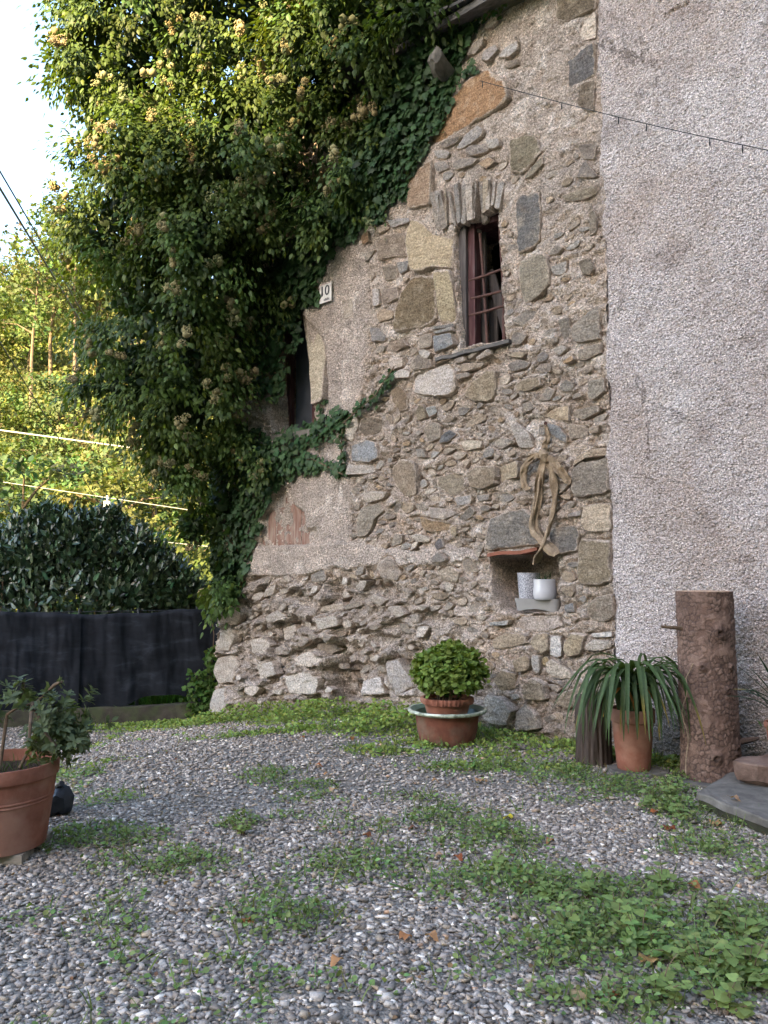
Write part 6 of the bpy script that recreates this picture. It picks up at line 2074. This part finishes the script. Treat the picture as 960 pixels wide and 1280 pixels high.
def net(t0, t1, seed, off, hole=None):
    nu, nv = 90, 34
    v = []
    for i in range(nu + 1):
        t = t0 + (t1 - t0) * i / nu
        p_ = fa + fdir * (FL * t); g_ = gz(p_.x, p_.y)
        top_ = g_ + 1.42 + .02 * math.sin(t * 9) - .02 * abs(math.sin(t * 14 + 1))
        bot_ = g_ + .20
        if hole:
            bot_ += hole[2] * math.exp(-((t - hole[0]) / hole[1]) ** 4)
        for j in range(nv + 1):
            z_ = bot_ + (top_ - bot_) * j / nv
            dn = off + .030 * float(fbm(np.array([t * 22 + seed]), np.array([z_ * 1.3]), None, 3, seed=140)[0]) + .02 * math.sin(t * 40 + z_ * 3 + seed)
            dn += .010 * float(fbm(np.array([t * 70 + z_ * 5 + seed]), np.array([z_ * 4.5 - t * 12]), None, 3, seed=141)[0])
            if j == nv:
                dn += .03
            v.append((p_.x + fn.x * dn, p_.y + fn.y * dn, z_))
    f = [(i * (nv + 1) + j, (i + 1) * (nv + 1) + j, (i + 1) * (nv + 1) + j + 1, i * (nv + 1) + j + 1) for i in range(nu) for j in range(nv)]
    return link("net", mesh_np("net", v, f), nm.m, fence)


net(0.0, .455, 0, -.045)
net(.44, 1.0, 5, -.015, (.765, .115, .13))
for t in (.0, .22, .445, .67, .90, 1.0):
    p_ = fa + fdir * (FL * t) + fn * .05; g_ = gz(p_.x, p_.y)
    MB().tube([(p_.x, p_.y, g_ + .1), (p_.x, p_.y, g_ + 1.46)], .022, 10).build("post", MAT['black_plastic'], fence)
for z_ in (.35, 1.40):
    p_, q_ = fa + fn * .05, fb + fn * .05
    MB().tube([(p_.x, p_.y, gz(p_.x, p_.y) + z_), (q_.x, q_.y, gz(q_.x, q_.y) + z_)], .006, 6).build("wire", MAT['cable_dark'], fence)
# grass seen through the gap under the net, and weeds along its foot
n = 2600
t = rng.uniform(.58, .95, n); dn = rng.uniform(.15, 1.3, n)
X = fa.x + fdir.x * FL * t + fn.x * dn; Y = fa.y + fdir.y * FL * t + fn.y * dn
o = link("grass", leaves_mesh("grass", "blade", np.stack([X, Y, ground_z(X, Y) + .1], 1), np.array([0, 0, 1.0]) + .35 * rng.randn(n, 3), rng.randn(n, 3), rng.uniform(.15, .38, n), lcol(n, (.10, .20, .045))), MAT['leaf_matt'])
tag(o, "green grass showing through the gap under the black net", "grass", kind="stuff")
n = 420
t = np.concatenate([rng.normal(.90, .02, 200), rng.normal(.955, .012, 220)]); hh = np.concatenate([rng.rand(200) * .62, rng.rand(220) * .9])
X = fa.x + fdir.x * FL * t - fn.x * rng.uniform(.1, .2, n); Y = fa.y + fdir.y * FL * t - fn.y * rng.uniform(.1, .2, n)
vroot = empty("creeper", (float(X[0]), float(Y[0]), gz(float(X[0]), float(Y[0]))), "pale green creeper climbing the net fence beside the house corner", "creeper")
o = link("foliage", leaves_mesh("foliage", "heart", np.stack([X, Y, ground_z(X, Y) + hh], 1), rng.randn(n, 3) + np.array([0, -.3, -.3]), np.array([0, -1, .6]) + .5 * rng.randn(n, 3), rng.uniform(.04, .075, n), lcol(n, (.085, .15, .035))), MAT['leaf_matt'], vroot); o["kind"] = "stuff"
b = MB()
for t_, h_ in ((.90, .6), (.955, .9), (.96, 1.3)):
    p_ = fa + fdir * FL * t_ - fn * .14; g_ = gz(p_.x, p_.y)
    b.tube([(p_.x + .03 * math.sin(k * 1.7), p_.y, g_ + h_ * k / 6) for k in range(7)], .006, 5)
b.build("stem", MAT['stem'], vroot)

# ------------------------------------------------------------------ laurel hedge behind the fence
hedge = empty("laurel_hedge", (fa.x + fdir.x * FL * .5 + fn.x * .9, fa.y + fdir.y * FL * .5 + fn.y * .9, gz(fa.x + fdir.x * FL * .5, fa.y) - .2), "dark glossy laurel hedge rising above the black fence", "hedge")
HB = [(5, 715, 11.4, .6, .6, .52), (50, 700, 11.4, .5, .55, .66), (92, 695, 11.4, .42, .55, .58), (128, 700, 11.5, .45, .55, .66), (165, 708, 11.5, .45, .5, .58), (200, 728, 11.5, .42, .5, .48), (232, 750, 11.4, .28, .4, .34), (100, 750, 11.2, 1.5, .6, .5), (-40, 735, 11.4, .6, .6, .6), (62, 672, 11.5, .2, .3, .42), (140, 672, 11.5, .2, .3, .38)]
hp, hd = [], []
for a, b_, Y_, rx, ry, rz in HB:
    c = np.array(at_depth(a, b_, Y_)); n = 2300
    d = rdir(n); d[:, 1] = -np.abs(d[:, 1]) * np.where(rng.rand(n) < .8, 1, -1)
    rr = rng.uniform(.55, 1.06, (n, 1))
    hp.append(c + d * np.array([rx, ry, rz]) * rr * (1 + .12 * fbm(d[:, 0] * 3, d[:, 1] * 3, d[:, 2] * 3, 3, seed=150))[:, None]); hd.append(d)
hp = np.concatenate(hp); hd = np.concatenate(hd); n = len(hp)
o = link("foliage", leaves_mesh("foliage", "laurel", hp, hd * .4 + np.array([0, 0, .75]) + .55 * rng.randn(n, 3), hd + np.array([0, -.2, .5]) + .5 * rng.randn(n, 3), rng.uniform(.09, .15, n), lcol(n, (.048, .074, .038), .3)), MAT['leaf_gloss'], hedge); o["kind"] = "stuff"
sp, sa, sn, ss_ = [], [], [], []
for k in range(95):
    hb = HB[rnd.randrange(len(HB))]
    c0_ = at_depth(hb[0] + rnd.uniform(-45, 45), hb[1], hb[2])
    dx_ = (c0_.x - at_depth(hb[0], hb[1], hb[2]).x) / hb[3]
    if abs(dx_) > .85:
        continue
    top_ = c0_ + Vector((0, rnd.uniform(-.2, .2), hb[5] * math.sqrt(1 - dx_ * dx_) - .05))
    lean_ = Vector((rnd.gauss(0, .35), rnd.gauss(-.1, .2), 1)).normalized(); L_ = rnd.uniform(.12, .34)
    for m in range(9):
        a_ = m * 2.4
        sp.append(top_ + lean_ * L_ * m / 9); sa.append(lean_ * .8 + Vector((math.cos(a_), math.sin(a_), 0)) * .7); sn.append(Vector((math.cos(a_), math.sin(a_), 0)) * -.4 + Vector((0, -.3, .8))); ss_.append(rnd.uniform(.07, .13))
o = link("shoots", leaves_mesh("shoots", "laurel", np.array(sp), np.array(sa), np.array(sn), np.array(ss_), lcol(len(sp), (.055, .085, .04), .25)), MAT['leaf_gloss'], hedge); o["kind"] = "stuff"
for k in range(9):
    p_ = fa + fdir * (FL * (.1 + .095 * k)) + fn * .8
    g_ = gz(p_.x, p_.y)
    MB().tube([(p_.x, p_.y, g_ - .05), (p_.x + .1 * math.sin(k), p_.y, g_ + .9), (p_.x + .25 * math.sin(k * 2.3), p_.y + .05, g_ + 2.0)], [.03, .024, .01], 7).build("stem", MAT['stem'], hedge)


# ------------------------------------------------------------------ hillside trees
def tree_meshes(seed, H_, cw, ch, nclump, per, kind="spray", col=(.16, .19, .05), leaf=.34, base=.35, girth=.02):
    r_ = np.random.RandomState(seed); rr_ = random.Random(seed)
    b = MB()
    trunk = [(0, 0, -.4)]
    for i in range(1, 7):
        trunk.append((.035 * H_ * math.sin(i * .8 + seed) * i / 6, .03 * H_ * math.cos(i * 1.1 + seed) * i / 6, H_ * .92 * i / 6))
    b.tube(trunk, [girth * H_ * (1 - .14 * i) for i in range(7)], 8)
    tips = []
    for k in range(11):
        t = base + (1 - base) * .9 * k / 11
        i = min(int(t * 6), 5); f_ = t * 6 - i
        p_ = Vector(trunk[i]).lerp(Vector(trunk[i + 1]), f_)
        a_ = k * 2.4 + seed; L_ = cw * rr_.uniform(.55, .95) * (1.05 - .5 * abs(t - .6))
        q_ = p_ + Vector((math.cos(a_) * L_, math.sin(a_) * L_, rr_.uniform(.1, .45) * L_ + .3))
        b.tube([p_, p_.lerp(q_, .5) + Vector((0, 0, .12 * L_)), q_], [.4 * girth * H_, .26 * girth * H_, .1 * girth * H_], 5)
        tips.append(q_)
    top_ = Vector(trunk[-1]); tips.append(top_ + Vector((0, 0, .05 * H_)))
    cs = []
    for k in range(nclump):
        tp = tips[k % len(tips)]
        d = r_.randn(3) * np.array([cw * .24, cw * .24, ch * .10])
        cs.append(np.array(tp) + d)
    cs = np.array(cs); n = nclump * per
    out_ = norm(cs - np.array([0, 0, H_ * .55]))
    p = np.repeat(cs, per, 0) + r_.randn(n, 3) * np.array([.36, .36, .24]) * (cw / 2.6)
    c = np.repeat(np.array(col)[None] * (1 + .22 * r_.randn(nclump, 1)) * (1 + .12 * r_.randn(nclump, 3)), per, 0) * (1 + .15 * r_.randn(n, 1))
    me = leaves_mesh("crown", kind, p, r_.randn(n, 3) + np.array([0, 0, -.25]), np.repeat(out_, per, 0) + np.array([0, 0, .5]) + .6 * r_.randn(n, 3), r_.uniform(.6, 1.2, n) * leaf, np.clip(c, .01, .5))
    me.materials.append(MAT['leaf_matt'])
    tm = b.mesh("trunk"); tm.materials.append(MAT['bark_tree'])
    return tm, me


TREES = [tree_meshes(301, 7.5, 2.6, 4.5, 110, 22, col=(.125, .148, .042)), tree_meshes(302, 6.5, 2.8, 4.0, 120, 22, col=(.10, .14, .045)), tree_meshes(303, 8.5, 2.4, 5.0, 100, 22, col=(.14, .15, .048)), tree_meshes(304, 5.0, 2.4, 3.0, 110, 20, col=(.11, .135, .038), base=.15)]
TALL = [tree_meshes(311, 12, 2.3, 6.0, 110, 14, col=(.11, .14, .045), base=.5, leaf=.3, girth=.011), tree_meshes(312, 11, 2.4, 6.0, 110, 14, col=(.105, .135, .04), base=.45, leaf=.3, girth=.012)]


def put_tree(pair, x, y, s, rz, label, group, name="hillside_tree"):
    z = gz(x, y)
    root = empty(name, (x, y, z - .1), label, "tree", group)
    for nm_, me in (("trunk", pair[0]), ("crown", pair[1])):
        o = bpy.data.objects.new(nm_, me); COL.objects.link(o); o.parent = root
        o.rotation_euler = (0, 0, rz); o.scale = (s, s, s)


rt = random.Random(33)
k = 0
for row, (Y_, pxs) in enumerate(((34, (-40, 60, 150, 245)), (41, (-10, 95, 190, 270)), (49, (-50, 45, 120, 215)), (58, (0, 75, 160, 250)), (68, (-40, 40, 110, 190)), (80, (-10, 60, 140, 230)), (94, (-50, 20, 90, 170)))):
    for px in pxs:
        yy_ = Y_ + rt.uniform(-3, 3)
        x_ = (px + rt.uniform(-12, 12) - 480) / 1000 * yy_
        put_tree(TREES[k % 4], x_, yy_, rt.uniform(.8, 1.2), rt.uniform(0, 6.28), "leafy yellow-green tree in the thick sunlit wood on the far hillside", "trees of the sunlit hillside wood")
        k += 1
for i, (px, Y_, s, lab) in enumerate(((34, 62, 1.3, "slender tall tree nearest the sky gap on the hillside skyline"), (58, 66, 1.5, "tall bare-trunked tree on the skyline crossed by the dark cables"), (86, 64, 1.55, "tall pale-trunked tree on the skyline close to the ivy"), (112, 68, 1.6, "tall skyline tree half hidden behind the sunlit ivy"))):
    put_tree(TALL[i % 2], (px - 480) / 1000 * Y_, Y_, s, i * 1.3, lab, "tall trees on the skyline", "skyline_tree")
# undergrowth on the slope
n = 34000
Y = rng.uniform(24, 110, n); X = Y * rng.uniform(-.56, -.20, n)
cl = fbm(X * .25, Y * .25, None, 3, seed=160)
p = np.stack([X, Y, ground_z(X, Y) + rng.rand(n) * (1.0 + 1.4 * (cl + .4).clip(0, 1))], 1)
cc = np.array((.14, .15, .045))[None] * (1 + .3 * cl[:, None]) * (1 + .22 * rng.randn(n, 1)) * (1 + .12 * rng.randn(n, 3))
o = link("undergrowth", leaves_mesh("undergrowth", "spray", p, rng.randn(n, 3) + np.array([0, 0, .2]), rng.randn(n, 3) * .6 + np.array([0, -.5, .8]), rng.uniform(.25, .55, n), np.clip(cc, .01, .4)), MAT['leaf_matt'])
tag(o, "sunlit yellow-green scrub covering the far hillside", "undergrowth", kind="stuff")
# young tree in the shade behind the hedge
p_ = at_depth(38, 640, 12.5)
yg = tree_meshes(321, 4.3, .75, 2.4, 70, 16, "ovate", (.10, .15, .06), .16, .2)
put_tree(yg, p_.x, 12.5, (at_depth(38, 575, 12.5).z - gz(p_.x, 12.5)) / 4.1, .4, "shaded young tree rising just behind the laurel hedge", None, "young_tree")

# ------------------------------------------------------------------ cables and string lights
def cable(name, a, b_, r_, mat, label, sag=0.0, n=24):
    a, b_ = Vector(a), Vector(b_)
    root = empty(name, a, label, "cable")
    pts = [a.lerp(b_, i / n) - Vector((0, 0, sag * 4 * (i / n) * (1 - i / n))) for i in range(n + 1)]
    MB().tube(pts, r_, 6).build("strand", mat, root)
    return root


cable("overhead_cable", at_depth(-70, 120, 7.5), at_depth(150, 483, 26), .016, MAT['cable_dark'], "thicker black overhead cable slanting down past the ivy", .0)
cable("overhead_cable", at_depth(-70, 95, 7.0), at_depth(150, 470, 26), .011, MAT['cable_dark'], "thinner black overhead cable just above the thicker one", .0)
cable("overhead_cable", at_depth(-60, 330, 9.0), at_depth(130, 640, 26), .010, MAT['cable_dark'], "faint black cable lowest of the slanting three", .0)
cable("pale_cable", at_depth(-80, 527, 26), at_depth(300, 578, 26), .026, MAT['cable_pale'], "thick pale sunlit cable crossing in front of the hillside", .0)
pcab = cable("pale_cable", at_depth(-80, 590, 27), at_depth(300, 647, 27), .011, MAT['cable_pale'], "thin pale sunlit cable above the hedge with a white box", .0)
c = at_depth(134, 632, 26.9)
b = MB(); b.box((c.x, c.y, c.z), .20, .16, .30); b.tube([(c.x, c.y, c.z + .15), (c.x, c.y, c.z + .34)], .03, 6); b.build("junction_box", MAT['white_paint'], pcab)
cable("pale_cable", at_depth(150, 672, 27), at_depth(330, 690, 27), .013, MAT['cable_pale'], "short pale cable glimpsed between hedge and ivy", .0)

lights = empty("string_lights", wpos(606, 105, .10), "thin dark string of unlit fairy lights strung across both house walls", "string lights")
pa_, pb_ = wpos(600, 100, .12), W(*wall_sz(985, 192, .30), .30)
n = 40
pts = []
for i in range(n + 1):
    f = i / n
    x_, y_ = 600 + 385 * f, 101 + 92 * f + 4 * math.sin(f * math.pi)
    pts.append(wpos(x_, y_, .11 + .16 * f))
MB().tube(pts, .0035, 5).build("wire", MAT['cable_dark'], lights)
for px in (603, 702, 773, 808, 887, 928):
    f = (px - 600) / 385
    q_ = wpos(px, 101 + 92 * f + 4 * math.sin(f * math.pi), .11 + .16 * f)
    MB().tube([q_, q_ - Vector((0, 0, .03)), q_ - Vector((0, 0, .032)), q_ - Vector((0, 0, .062))], [.004, .005, .0065, .004], 7).build("bulb", MAT['cable_dark'], lights)
